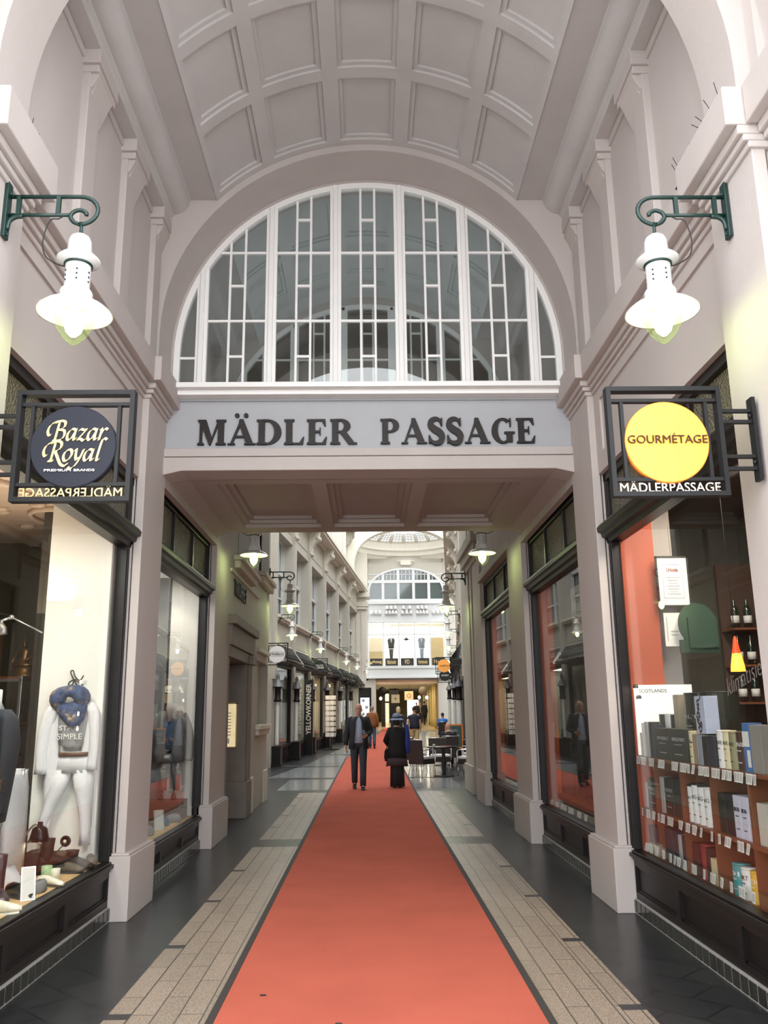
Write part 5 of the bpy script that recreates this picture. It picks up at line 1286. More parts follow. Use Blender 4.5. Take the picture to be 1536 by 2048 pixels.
# round signs of the far left row
def far_sign(s, z, sc, face, label, txt, tcol, sg=-1, off=.34, two=None):
    x, y, _ = P2(sg*(U-.09-off), s, 0)
    t, d = hanging_sign('hanging_sign', label, (x,y,z), sg, face, None, -TH, sc, band=False, arm=.1, plate=False, rad=.225)
    m_ = MB()
    if two:
        add_text(m_, two, lambda u, v, dd: (-.15+u, FZ-dd, .01+v), .30, .055, bold=.01); add_text(m_, txt, lambda u, v, dd: (-.17+u, FZ-dd, -.08+v), .34, .07, bold=.008)
    else: add_text(m_, txt, lambda u, v, dd: (-.15+u, FZ-dd, -.035+v), .30, .07, bold=.01)
    if txt == 'Wolford':
        for x_ in (-.185,.175): m_.box((x_,FZ-.004,-.05), (x_+.014,FZ,.05))
        for k in range(7):
            for z_ in (-.062,.05): m_.box((-.14+.042*k,FZ-.004,z_), (-.14+.042*k+.022,FZ,z_+.01))
    m_.build('lettering', tcol, d); return t
far_sign(-2.2, 3.42, 1.14, 'bx_white', 'round white sign with dark bracketed lettering, nearest of the far left row', 'Wolford', 'bx_black', off=.42)
far_sign(6.9, 3.52, 1.10, 'black', 'round black sign with two lines of white capitals', 'KORNER', 'bx_white', off=.34, two='YELLOW')
far_sign(12.6, 3.36, 1.0, 'black', 'round black sign with a small grey V mark', 'V', 'bx_grey', off=.30)
far_sign(16.2, 3.35, 1.0, 'black', 'round black sign with small spaced white capitals', 'PULAR', 'bx_white', off=.28)
far_sign(20.0, 3.30, 1.0, 'black', 'round black sign with a looped white word, last of the far left row', 'cambio', 'bx_white', off=.2)
M['orangesign'] = pm('orange_sign_face', (.85,.36,.07), .5, emit=.15, ecol=(1,.4,.06))
far_sign(5.2, 3.38, 1.1, 'orangesign', 'round orange sign with dark capitals over the far right shops', 'GOURMÉTAGE', 'bx_brown', sg=1, off=.62)
far_sign(7.8, 3.12, 1.0, 'black', 'round black sign half hidden below the orange sign', 'AROMEN', 'bx_white', sg=1, off=.62)
# vertical lettering panel, poster rack, lightbox
vs_ = thing('vertical_sign', 'dark upright shop panel with large pale vertical capitals', 'sign', (0,0,0))
VT = lambda d, s, z: P2(-d, s, z)
pb = MB(VT); pb.box((U-.32,5.9,.0), (U+.02,5.98,2.95)); pb.build('panel', 'panelwood', vs_)
vt = MB(VT); add_text(vt, 'YELLOWKORNER', lambda u, v, d: (U-.03-.22+v*1.0, 5.899-d, .85+u), 1.95, .20, bold=.02, ext=.01); vt.build('lettering', 'bx_stone', vs_)
x, y, _ = P2(-(U-.62), 9.0, 0)
pr = thing('postcard_rack', 'tall revolving rack of white postcards outside the far left shops', 'rack', (x,y,gz(y)), -TH)
m_ = MB(); m_.tube([(0,0,0),(0,0,2.3)], .02, 8)
for k in range(4): m_.tube([(0,0,.05),(.38*cos(k*PI/2+.5),.38*sin(k*PI/2+.5),.02)], .02, 6)
m_.build('stand', 'black', pr)
for k in range(3):
    m_ = MB(); a = k*2*PI/3+.3
    for r_ in range(8):
        for q in (-1,1):
            c = Vector((.16*cos(a)-q*.1*sin(a), .16*sin(a)+q*.1*cos(a), .55+.22*r_)); tx = Vector((-sin(a),cos(a),0))*.085; nn = Vector((cos(a),sin(a),0))*.006
            p = [c-tx, c+tx, c+tx+Vector((0,0,.17)), c-tx+Vector((0,0,.17))]
            m_.add([v-nn for v in p]+[v+nn for v in p], [(0,1,2,3),(4,5,6,7),(0,1,5,4),(1,2,6,5),(2,3,7,6),(3,0,4,7)])
    m_.build('card_column', 'paper', pr)
x, y, _ = P2(-2.52, 24.3, 0)
lbx = thing('light_box', 'upright dark advertising stand with a white lit face by the far shops', 'sign stand', (x,y,gz(y)), -TH)
m_ = MB(); m_.box((-.38,-.12,0), (.38,.12,2.75)); m_.build('housing', 'panelwood', lbx, bevel=.03); m_ = MB(); m_.box((-.27,-.14,.75), (.27,-.12,2.15)); sc_ = m_.build('face', pm('lit_white_face', (.8,.85,.9), .5, emit=.7, ecol=(.9,.95,1)), lbx)
m_ = MB()
for k, z in enumerate((.8,1.2,1.6,2.0)): m_.lathe([(0,0),(.10,0),(.10,.01),(0,.01)], (0,0,0), 12); n_ = len(m_.v); m_.v[n_-48:] = [(x_+.1*(-1)**k, -.141-z_, z+y_) for x_, y_, z_ in m_.v[n_-48:]]
m_.build('print', 'bx_bluegrey', sc_)

# ================================================================== ROTUNDA FACADE
FY = 56.0
fx = [.0, .99, 2.0, 3.02, 4.03, 5.05]
w_ = MB()
w_.box((-5,FY,3.7), (.0,FY+.8,14)); w_.box((5.05,FY,3.7), (10,FY+.8,14)); w_.box((-.1,FY+.1,10.95), (5.2,FY+.8,14))
w_.prism([(-.02,9.3)]+[(2.52-2.54*cos(PI*i/24), 9.3+1.72*sin(PI*i/24)**.8) for i in range(25)]+[(5.06,9.3),(5.06,11.4),(-.02,11.4)], 'y', FY+.02, FY+.5)
w_.box((-5,FY,0), (.46,FY+.9,3.8)); w_.box((4.5,FY,0), (10,FY+.9,3.8))
w_.build('wall_rotunda', 'creamdark', kind='structure')
w_ = MB(); w_.box((-.3,FY-.22,3.8), (5.3,FY+.5,4.52)); w_.box((-.35,FY-.3,3.8), (5.35,FY+.5,3.95)); w_.box((-.35,FY-.3,4.42), (5.35,FY+.5,4.55)); w_.box((-.1,FY-.15,8.62), (5.15,FY+.5,8.86)); w_.box((-.05,FY-.08,7.42), (5.1,FY+.45,7.52))
w_.box((-.05,FY+.02,7.5), (5.1,FY+.4,8.65)); w_.build('trim_fascia', 'facwhite', kind='structure', bevel=.02)
root = structure('window_rotunda'); m_ = MB()
for x in fx: m_.box((x-.04,FY-.05,4.55), (x+.04,FY+.1,7.45)); m_.box((x-.09,FY-.05,8.85), (x+.09,FY+.1,9.28+1.74*max(0,1-((x-2.52)/2.54)**2)**.4))
for z in (4.55,6.6): m_.box((fx[0],FY-.04,z), (fx[-1],FY+.1,z+.08))
m_.box((fx[0],FY-.06,10.02), (fx[-1],FY+.1,10.22)); m_.box((fx[0],FY-.04,8.86), (fx[-1],FY+.1,8.96))
for i in range(5):
    for q in range(1,4):
        x = fx[i]+(fx[i+1]-fx[i])*q/4; zt = 9.28+1.72*max(0,1-((x-2.52)/2.54)**2)**.4; m_.box((x-.02,FY-.02,10.2), (x+.02,FY+.06,zt))
m_.box((fx[0]+.05,FY-.02,10.58), (fx[-1]-.05,FY+.06,10.63))
rings = []
for i in range(41):
    t = PI*i/40; a = (2.52-2.56*cos(t), 9.3+1.74*sin(t)**.8); b_ = (2.52-2.42*cos(t), 9.3+1.62*sin(t)**.8)
    rings.append([(a[0],FY-.08,a[1]),(b_[0],FY-.08,b_[1]),(b_[0],FY+.1,b_[1]),(a[0],FY+.1,a[1])])
rings = [[(-.04,FY-.08,8.86),(.10,FY-.08,8.86),(.10,FY+.1,8.86),(-.04,FY+.1,8.86)]]+rings+[[(5.08,FY-.08,8.86),(4.94,FY-.08,8.86),(4.94,FY+.1,8.86),(5.08,FY+.1,8.86)]]
m_.loft(rings, smooth=False)
m_.build('frame', 'facwhite', root)
m_ = MB(); m_.box((fx[0],FY+.03,4.6), (fx[-1],FY+.035,7.45)); m_.build('pane', 'glass', root)
m_ = MB(); m_.box((fx[0]+.05,FY+.03,8.9), (fx[-1]-.05,FY+.035,10.9)); m_.build('pane', pm('green_grey_glass', (.06,.085,.085), .06, spec=.8), root)
w_ = MB(); w_.box((-.2,FY+2.2,4.3), (5.3,FY+2.4,7.6)); w_.box((-.3,FY+.5,4.3), (-.2,FY+2.4,7.6)); w_.box((5.2,FY+.5,4.3), (5.3,FY+2.4,7.6)); w_.box((-.3,FY+.5,7.5), (5.3,FY+2.4,7.62)); w_.box((-.3,FY+.1,4.3), (5.3,FY+2.4,4.56)); w_.build('wall_suit_shop', 'litwhite', kind='structure')
light('shop_downlight', 'AREA', (2.5,FY+1.3,7.4), 150, (1,.93,.82), 4.5, (0,0,0), 1.2)
w_ = MB(); w_.box((.05,FY+1.0,4.56), (.95,FY+1.05,6.5)); w_.box((4.1,FY+1.0,4.56), (5.0,FY+1.05,6.5)); w_.build('trim_suit_screen', 'litgold', kind='structure')
# suits in the window
def suit(x, mat, label):
    t = thing('suit', label, 'suit', (x,FY+.4,4.95)); t.scale = (.84,.84,.84)
    m_ = MB(); slices(m_, [(.95,-.22,.22),(1.3,-.25,.25),(1.6,-.30,.30),(1.72,-.26,.26),(1.80,-.09,.09)], 0, .13); m_.build('jacket', mat, t)
    m_ = MB(); slices(m_, [(1.40,-.04,.04),(1.6,-.07,.07),(1.80,-.09,.09)], -.10, .06); m_.build('shirt', 'bx_white', t)
    m_ = MB(); slices(m_, [(.0,-.10,.10),(.4,-.13,.13),(.92,-.18,.18)], 0, .09); m_.build('trousers', mat, t)
suit(1.50, 'bx_black', 'black suit displayed in the bright upper window of the rotunda'); suit(3.50, 'bx_bluegrey', 'blue-grey suit displayed in the bright upper window of the rotunda')
bt = MB(); bt.ball((2.5,FY+.4,6.35), .13,.05,.09, 12, 6); bt.box((2.27,FY+.37,6.30), (2.73,FY+.43,6.34)); bt.lathe([(.05,.1),(.02,.2),(0,.22)], (2.5,FY+.4,6.3), 10); tag(bt.build('bow_tie', 'bx_black'), 'dark bow shape hanging in the middle bright window of the rotunda', 'bow tie')
for i, (tx, lb) in enumerate((('Anzug','dark strip sign with gold word and arrow under the first rotunda window'),('Maßschneider','dark strip sign with gold word under the black suit'),('FD','dark strip sign with a gold monogram under the middle rotunda window'),('Herrenmode','dark strip sign with gold word under the blue-grey suit'),('Mode','dark strip sign under the last rotunda window'))):
    a, b_ = fx[i]+.1, fx[i+1]-.08; t = thing('strip_sign', lb, 'sign', ((a+b_)/2,FY-.06,4.63)); m_ = MB(); m_.box((-(b_-a)/2,-.02,0), ((b_-a)/2,.0,.46)); m_.build('board', 'bx_black', t)
    m_ = MB(); w2 = (b_-a)*(.35 if i == 2 else .7); add_text(m_, tx, lambda u, v, d: (-w2/2+u+(.06 if i == 0 else 0), -.021-d, .10+v), w2, .26, bold=.015); 
    if i == 0: m_.prism([(-.40,.1),(-.24,.1),(-.30,.16),(-.2,.26),(-.24,.3),(-.34,.2),(-.40,.26)], 'y', -.03, -.02)
    m_.build('lettering', 'gold', t)
# row of small white shades on the frieze
sh0 = None
for i in range(5):
    for r_ in range(2):
        n_ = (3,4,3,4,3)[i] if r_ == 0 else (0,3,2,3,0)[i]
        for q in range(n_):
            x = fx[i]+.12+(fx[i+1]-fx[i]-.2)*(q+.5)/max(n_,1); z = 7.95 if r_ == 0 else 8.25
            lb = 'small white bell shade in the %s row on the rotunda frieze' % ('lower' if r_ == 0 else 'upper')
            if sh0 is None:
                m_ = MB(); m_.lathe([(.05,.26),(.07,.25),(.10,.12),(.13,0),(.12,0),(.09,.12),(.04,.24)], n=12); sh0 = tag(m_.build('bell_shade', 'enamel', loc=(x,FY-.10,z)), lb, 'shade', 'white bell shades on the rotunda frieze')
            else:
                o = sh0.copy(); COL.objects.link(o); o.location = (x,FY-.10,z); o['label'] = lb
# scroll keystone
m_ = MB()
for s_ in (-1,1): m_.tube([(2.52+s_*(.42-.03*i*.35)*1.0+ .0*i+s_*(.16-.010*i)*cos(i*.6), FY-.12, 11.38+(.16-.010*i)*sin(i*.6)) for i in range(15)], .035, 6)
m_.box((2.2,FY-.16,11.22), (2.84,FY+.1,11.55)); m_.build('trim_scroll', 'cream', kind='structure')
# ring cornice, skylight and the big rib arch in front
rc = (2.4, FY-3.55)
m_ = MB(); m_.lathe([(4.0,11.65),(3.85,11.68),(3.8,11.8),(3.55,11.86),(3.5,12.1),(3.35,12.18),(3.35,12.32),(3.3,12.7),(3.45,12.72),(4.6,12.72),(4.6,11.65),(4.0,11.65)], (rc[0],rc[1],0), 40, a0=-.3, a1=PI+.3, smooth=False); m_.build('trim_ring', 'cream', kind='structure')
root = structure('window_skylight'); m_ = MB(); N = 12
for i in range(N+1):
    a = PI*i/N; c, s_ = cos(a), sin(a); m_.tube([(rc[0]+3.42*c, rc[1]+3.42*s_, 12.7), (rc[0]+2.5*c, rc[1]+2.5*s_, 13.2)], .10, 6)
m_.lathe([(3.5,12.66),(3.3,12.66),(3.3,12.86),(3.5,12.86)], (rc[0],rc[1],0), 36, a0=-.2, a1=PI+.2); m_.build('frame', 'cream', root)
m_ = MB(); m_.lathe([(3.38,12.76),(2.5,13.2)], (rc[0],rc[1],0), 36, a0=-.1, a1=PI+.1, smooth=False); m_.build('pane', glass_mat('skylight_glass', (.92,.96,1)), root)
m_ = MB()
for k in range(1,5): r_, z = 3.38-.88*k/5, 12.79+.44*k/5; m_.tube([(rc[0]+r_*cos(PI*i/40), rc[1]+r_*sin(PI*i/40), z) for i in range(41)], .018, 4)
for i in range(N*4): a = PI*(i+.5)/(N*4); c, s_ = cos(a), sin(a); m_.tube([(rc[0]+3.38*c, rc[1]+3.38*s_, 12.79),(rc[0]+2.5*c, rc[1]+2.5*s_, 13.22)], .012, 4)
m_.build('glazing_bars', 'lead', root)
w_ = MB(); w_.prism([(-2.6,8.9),(-.85,8.9),(-.85,10.4)]+[(2.35-3.2*cos(PI*i/30), 10.4+2.5*sin(PI*i/30)**.75) for i in range(1,30)]+[(5.55,10.4),(5.55,8.9),(8,8.9),(8,13.9),(-2.6,13.9)], 'y', 52.2, 52.9); w_.build('wall_rib', 'cream', kind='structure')
w_ = MB(); w_.box((-1.6,53.6,0), (-.15,54.6,8.75)); w_.box((-1.8,53.3,8.75), (.1,54.8,9.05)); w_.box((-1.65,53.4,8.0), (-.05,54.7,8.1)); w_.box((-1.6,53.8,9.0), (-.05,54.6,11.7))
for k in range(4): w_.box((-1.45+.33*k,53.55,.6), (-1.30+.33*k,53.62,7.9))
w_.box((-1.75,53.5,8.2), (0,54.7,8.5)); w_.build('wall_rotunda_pier', 'cream', kind='structure', bevel=.02)
# inner hall under the rotunda facade
w_ = MB(); w_.box((.3,FY+.9,0), (.46,90,3.9)); w_.box((5.1,FY+.9,0), (5.3,90,3.9)); w_.build('wall_inner', 'cream', kind='structure')
w_ = MB(); w_.box((.2,FY+.5,3.72), (5.4,90,3.9)); w_.build('ceiling_inner', 'creamdark', kind='structure')
w_ = MB(); w_.box((.3,88,0), (3.9,88.2,3.9)); w_.box((3.9,88,2.9), (5.3,88.2,3.9)); w_.build('wall_inner_end', 'gold2', kind='structure')
w_ = MB(); w_.box((1.8,76,0), (2.6,76.4,3.7)); w_.box((.95,66,0), (1.25,66.4,3.4)); w_.build('wall_inner_piers', 'panelwood', kind='structure')
M['litpane'] = pm('lit_yellow_pane', (.8,.7,.4), .5, var=.03, emit=.9, ecol=(.85,.75,.42))
w_ = MB(); w_.box((1.2,77,.15), (1.78,77.05,2.5)); w_.box((1.2,77,2.65), (1.78,77.05,3.3)); w_.build('window_inner_lit', 'litpane', kind='structure')
w_ = MB(); w_.box((.47,60,.3), (.50,66,3.2)); w_.build('window_inner_side', pm('lit_white_pane', (.85,.83,.78), .5, emit=.5, ecol=(1,.96,.88)), kind='structure')
for k, (x, y) in enumerate(((4.99,70),(4.88,67),(4.84,64),(4.78,61),(4.95,76.5))):
    m_ = MB(); rings = []
    for z in (gz(y),1.2,2.4,3.6): rings.append([(x+.17*(1+.18*sin(5*q*2*PI/20))*cos(2*PI*q/20), y+.17*(1+.18*sin(5*q*2*PI/20))*sin(2*PI*q/20), z) for q in range(20)])
    m_.loft(rings); tag(m_.build('gold_column', 'gold2'), 'fluted gold column in the inner hall beyond the rotunda, %s' % ('second from the back','in the middle of the row','second from the front','nearest of the row','at the very back')[k], 'column')
light('hall_downlight', 'AREA', (2.5,64,3.6), 160, (1,.88,.62), 3, (0,0,0), 10)
light('hall_downlight', 'AREA', (2.5,74,3.6), 120, (1,.9,.7), 3, (0,0,0), 6)
for x, y, z, face, lb in ((2.15,70,2.75,'bx_stone','square pale sign with a dark star hanging in the inner hall'),(3.05,66,2.90,'bx_cream','square cream sign with an orange ring hanging in the inner hall')):
    t = thing('hanging_sign', lb, 'sign', (x,y,z)); m_ = MB(); m_.box((-.33,-.04,-.33), (.33,.04,.33)); m_.build('board', face, t); m_ = MB()
    if 'star' in lb:
        for a in range(4): m_.prism([(.16*cos(R(90*a)),.16*sin(R(90*a))),(.04*cos(R(90*a+45)),.04*sin(R(90*a+45))),(0,0),(.04*cos(R(90*a-45)),.04*sin(R(90*a-45)))], 'y', -.05, -.04)
    else: m_.lathe([(.12,0),(.16,0),(.16,.01),(.12,.01)], n=20); m_.v = [(x_, -.041-z_, y_) for x_, y_, z_ in m_.v]
    m_.build('mark', 'bx_black' if 'star' in lb else 'orange', t); m_ = MB(); m_.tube([(0,0,.33),(0,0,.85)], .015, 6); m_.build('rod', 'black', t)
m_ = MB(); m_.lathe([(0,-.03),(.30,-.03),(.30,.03),(0,.03)], n=28); m_.v = [(.95+x_, 60+z_, 3.1+y_) for x_, y_, z_ in m_.v]; tag(m_.build('round_sign', 'black'), 'round black sign hanging at the left side of the inner hall', 'sign')
m_ = MB(); m_.lathe([(0,-.03),(.30,-.03),(.30,.03),(0,.03)], n=28); m_.v = [(3.75+x_, 60+z_, 3.1+y_) for x_, y_, z_ in m_.v]; tag(m_.build('round_sign', 'bx_tan'), 'round beige sign hanging at the right side of the inner hall', 'sign')
for k, (x, y, z) in enumerate(((.85,62,2.65),(3.6,62,2.7),(4.2,63,2.7))):
    m_ = MB(); m_.ball((0,0,0), .09,.09,.11, 10, 6); tag(m_.build('globe_lamp', 'lit', loc=(x,y,z)), ('lit globe lamp at the left of the inner hall','lit globe lamp by the beige round sign in the inner hall','lit globe lamp at the far right of the inner hall')[k], 'lamp')
# ================================================================== PEOPLE
for n, col in (('hairgrey',(.25,.23,.21)),('hairdark',(.02,.016,.013)),('blond',(.55,.44,.26)),('blazer',(.016,.018,.024)),('shirtblue',(.42,.50,.68)),('jeans',(.028,.033,.045)),('shoeblack',(.012,.011,.011)),('blackcoat',(.010,.010,.012)),('royal',(.025,.05,.30)),('hatblue',(.20,.25,.38)),('rust',(.22,.085,.025)),('bluejeans',(.045,.07,.13)),('navytop',(.018,.022,.035)),('khaki',(.50,.38,.18)),('brightblue',(.02,.19,.62)),('hem',(.045,.028,.03)),('eye',(.02,.015,.012)),('lip',(.30,.11,.09)),('skin2',(.55,.33,.25))):
    M[n] = pm(n, col, .8 if 'shoe' not in n else .35, var=.08, scale=12)
def skin_geo(nodes, edges):
    me = bpy.data.meshes.new('k'); names = list(nodes)
    me.from_pydata([nodes[k][0] for k in names], [(names.index(a), names.index(b)) for a, b in edges], [])
    o = bpy.data.objects.new('k', me); COL.objects.link(o)
    md = o.modifiers.new('s', 'SKIN'); md.use_smooth_shade = True
    for i, k in enumerate(names):
        sv = me.skin_vertices[0].data[i]; r = nodes[k][1]; sv.radius = (r, r); sv.use_root = (i == 0)
    s2 = o.modifiers.new('u', 'SUBSURF'); s2.levels = 1; s2.render_levels = 1
    dg = bpy.context.evaluated_depsgraph_get(); dg.update(); ev = o.evaluated_get(dg); m2 = ev.to_mesh()
    vs = [tuple(v.co) for v in m2.vertices]; fs = [tuple(p.vertices) for p in m2.polygons]
    ev.to_mesh_clear(); bpy.data.objects.remove(o); bpy.data.meshes.remove(me)
    return vs, fs
def ring_e(cx, cy_, z, rx, ry, n=18, a0=0, a1=2*PI):
    full = a1-a0 >= 2*PI-1e-6
    k = n if full else n+1
    return [(cx+rx*cos(a0+(a1-a0)*q/n), cy_+ry*sin(a0+(a1-a0)*q/n), z) for q in range(k)]
POSE = dict(pel=(0,0,.95), chest=(0,-.005,1.34), neck=(0,.0,1.47), head=(0,-.015,1.50),
  shL=(.165,.01,1.40), elL=(.23,.03,1.14), wrL=(.235,-.04,.90), shR=(-.165,.01,1.40), elR=(-.23,.03,1.14), wrR=(-.235,-.04,.90),
  hipL=(.085,0,.90), knL=(.09,-.10,.50), anL=(.085,-.12,.09), toL=(.09,-.28,.035), hipR=(-.085,0,.90), knR=(-.09,.0,.49), anR=(-.09,.20,.15), toR=(-.09,.05,.03))
SIT = dict(POSE, pel=(0,0,.55), chest=(0,-.02,.93), neck=(0,-.02,1.06), head=(0,-.035,1.09), shL=(.165,0,.99), elL=(.24,-.08,.74), wrL=(.17,-.30,.76), shR=(-.165,0,.99), elR=(-.24,-.08,.74), wrR=(-.17,-.30,.76),
  hipL=(.09,-.02,.53), knL=(.11,-.42,.50), anL=(.10,-.42,.09), toL=(.10,-.57,.035), hipR=(-.09,-.02,.53), knR=(-.11,-.42,.50), anR=(-.10,-.36,.09), toR=(-.10,-.51,.035))
def person(label, loc, rz, h, pose, top, bottom, hair=None, hairkind='short', hem=.80, open_=0., shirt=None, skirt=None, skinm='skin', sole='shoeblack', collar=True, wide=1., sleeve=None, fist=False, group=None):
    P = dict(POSE); P.update(pose); sc = h/1.745
    t = thing('person', label, 'person', loc, rz, group); t.scale = (sc,)*3
    V = lambda k: Vector(P[k])
    nd = {'pel':(P['pel'],.105), 'waist':(tuple(V('pel').lerp(V('chest'),.45)),.10), 'chest':(P['chest'],.11), 'neck':(P['neck'],.055), 'skull':(tuple(V('head')+Vector((0,.0,.08))),.052)}
    ed = [('pel','waist'),('waist','chest'),('chest','neck'),('neck','skull')]
    for s in 'LR':
        hd = V('wr'+s)-V('el'+s); hd.normalize(); palm = V('wr'+s)+hd*.075
        nd.update({'sh'+s:(P['sh'+s],.052), 'el'+s:(P['el'+s],.038), 'wr'+s:(P['wr'+s],.026), 'pm'+s:(tuple(palm),.032), 'hip'+s:(P['hip'+s],.082), 'kn'+s:(P['kn'+s],.052), 'an'+s:(P['an'+s],.030), 'to'+s:(tuple(V('an'+s).lerp(V('to'+s),.45)+Vector((0,0,-.005))),.020)})
        ed += [('chest','sh'+s),('sh'+s,'el'+s),('el'+s,'wr'+s),('wr'+s,'pm'+s),('pel','hip'+s),('hip'+s,'kn'+s),('kn'+s,'an'+s),('an'+s,'to'+s)]
    b = MB(); vs, fs = skin_geo(nd, ed); b.add(vs, fs, 0, True)
    for s, sg in (('L',1),('R',-1)):   # five separate fingers, curled
        hd = (V('wr'+s)-V('el'+s)).normalized(); palm = V('wr'+s)+hd*.06
        lat = hd.cross(Vector((1,0,0))); lat = lat.normalized() if lat.length > .1 else Vector((0,1,0)); nrm = lat.cross(hd).normalized()*(-sg if not fist else -sg)
        for k, (ln, off) in enumerate(((.070,-.027),(.080,-.009),(.074,.009),(.058,.026))):
            p0 = palm+lat*off; cur = .55 if fist else .28
            b.tube([p0, p0+hd*(.035), p0+hd*(.035+ln*.4)+nrm*ln*cur*.5, p0+hd*(.035+ln*(.75-cur*.4))+nrm*ln*cur*1.3], [.0095,.009,.0085,.007], 7)
        q = V('wr'+s)+hd*.03
        b.tube([q-lat*.012, q-lat*.040+hd*.025+nrm*.01, q-lat*.046+hd*.055+nrm*.022], [.011,.010,.008], 7)
    H = V('head'); rings = []
    for z, w_, fr, bk in ((-.005,.030,.060,.02),(.012,.046,.082,.045),(.04,.058,.090,.070),(.075,.066,.090,.088),(.105,.071,.088,.098),(.135,.073,.088,.102),(.17,.071,.082,.098),(.20,.060,.064,.082),(.222,.040,.040,.055),(.234,.012,.012,.018)):
        rings.append([(H.x+w_*cos(a), H.y+(fr if sin(a) < 0 else bk)*sin(a), H.z+z) for a in [2*PI*q/18 for q in range(18)]])
    b.loft(rings, 0)
    b.loft([[(H.x-.010,H.y-.080,H.z+.118),(H.x+.010,H.y-.080,H.z+.118),(H.x,H.y-.094,H.z+.118)],[(H.x-.017,H.y-.080,H.z+.080),(H.x+.017,H.y-.080,H.z+.080),(H.x,H.y-.113,H.z+.078)],[(H.x-.012,H.y-.080,H.z+.072),(H.x+.012,H.y-.080,H.z+.072),(H.x,H.y-.095,H.z+.070)]], 0)
    for sx in (-1,1):
        b.ball((H.x+sx*.074,H.y+.012,H.z+.098), .010,.020,.032, 8, 6); b.ball((H.x+sx*.030,H.y-.079,H.z+.120), .013,.008,.007, 8, 5, m=1)
        b.box((H.x+sx*.030-.017,H.y-.090,H.z+.136), (H.x+sx*.030+.017,H.y-.080,H.z+.141), 1)
    b.box((H.x-.022,H.y-.094,H.z+.048), (H.x+.022,H.y-.084,H.z+.055), 2)
    body = b.build('body', [skinm,'eye','lip'], t)
    # trousers or skirt
    if skirt is None:
        m_ = MB(); wx = .165*wide
        m_.loft([ring_e(P['pel'][0],P['pel'][1],P['pel'][2]+dz,wx*k,.115*k) for dz, k in ((-.14,.72),(-.08,1.0),(0,1.0),(.10,.92))])
        for s in 'LR':
            m_.tube([V('hip'+s)+Vector((0,0,.03)), V('hip'+s).lerp(V('kn'+s),.5), V('kn'+s), V('kn'+s).lerp(V('an'+s),.5), V('an'+s)+Vector((0,0,-.02))], [.098,.086,.070,.066,.062], 14)
        m_.build('trousers', bottom, t)
    else:
        m_ = MB(); m_.loft([[(x*(1+.05*sin(6*k)),y*(1+.07*sin(5*k)),z) for k, (x, y, z) in enumerate(ring_e(0,.0,z,rx,ry,22))] for z, rx, ry in ((1.0,.15,.11),(.85,.18,.14),(.6,.17,.14),(.35,.175,.145),(.03,.185,.15))]); m_.build('skirt', skirt, t)
    for s in 'LR':
        m_ = MB(); a = V('an'+s); d = (V('to'+s)-a); d.z = 0; d = d.normalized() if d.length > 0 else Vector((0,-1,0)); up = Vector((0,0,1)); lat = d.cross(up); dz = V('to'+s).z-.03
        tilt = (a.z-.09)*.9; rings = []
        for u, w_, hh in ((-.075,.025,.06),(-.05,.038,.085),(.0,.042,.085),(.06,.042,.062),(.13,.045,.045),(.175,.030,.03)):
            lift = max(0, tilt*(1-(u+.075)/.2)); c = a+d*u; base = a.z-.09+ (lift-tilt if tilt > 0 else 0) + .0
            base = max(base, 0) if tilt <= 0 else max(0, (a.z-.10)*(1-(u+.05)/.19))
            rings.append([(c.x+lat.x*w_*cos(g), c.y+lat.y*w_*cos(g), base+hh/2*(1+sin(g))) for g in [2*PI*q/12 for q in range(12)]])
        m_.loft(rings); m_.build('shoe', sole, t)
    # upper clothing
    C, N = V('chest'), V('neck'); zt = N.z+.005; zc = C.z; base = P['pel'][2]-.95+hem
    if shirt:
        m_ = MB(); m_.loft([ring_e(C.x,C.y*((z-base)/(zt-base)),z,rx*wide,ry) for z, rx, ry in ((P['pel'][2]-.03,.165,.118),(zc-.2,.155,.115),(zc,.165,.125),(zc+.07,.15,.105),(zt,.062,.062))]); m_.build('shirt', shirt, t)
    g = open_
    lv = [(base,.205,.15,1.25),(base+(zc-base)*.35,.192,.142,1.15),(base+(zc-base)*.6,.185,.14,1.0),(zc,.195,.148,.8),(zc+.06,.175,.125,.6),(zt-.02,.085,.078,.45)]
    m_ = MB(); rings = []
    for z, rx, ry, k in lv:
        a0 = -PI/2+g*k; a1 = 3*PI/2-g*k
        rings.append(ring_e(C.x*(z-base)/(zt-base)*1.0, C.y*max(0,(z-base)/(zt-base)), z, rx*wide, ry, 26, a0, a1))
    if g: m_.loft(rings, closed=False, caps=False)
    else: m_.loft(rings)
    m_.build('jacket' if g else 'top', top, t, solid=.014 if g else 0)
    m_ = MB()
    for s in 'LR':
        q = [V('sh'+s)+Vector((0,0,.0)), V('sh'+s).lerp(V('el'+s),.5), V('el'+s), V('el'+s).lerp(V('wr'+s),.5), V('wr'+s)]
        if sleeve == 'short': q = q[:2]; m_.tube(q, [.072,.066], 12)
        else: m_.tube([V('sh'+s).lerp(C,.25)+Vector((0,0,.02))]+q, [.06,.073,.066,.06,.053,.045], 14)
    m_.build('sleeves', top, t)
    if hair:
        m_ = MB(); rings = []
        lv = {'short':((.10,.074,.104),(.14,.079,.110),(.18,.076,.104),(.215,.058,.078),(.240,.015,.02)), 'bald':(), 'long':((.0,.078,.10),(.06,.084,.112),(.12,.083,.114),(.18,.078,.106),(.22,.056,.076),(.244,.015,.02))}[hairkind]
        for z, w_, bk in lv:
            cut = .70 if z < .17 else 1.0
            rings.append([(H.x+w_*cos(a), H.y+.004+(bk*sin(a) if sin(a) > 0 else (.03 if z < .17 else .80*w_+.022)*sin(a)), H.z+z) for a in [2*PI*q/18 for q in range(18)]])
        if rings: m_.loft(rings); m_.build('hair', hair, t)
    return t
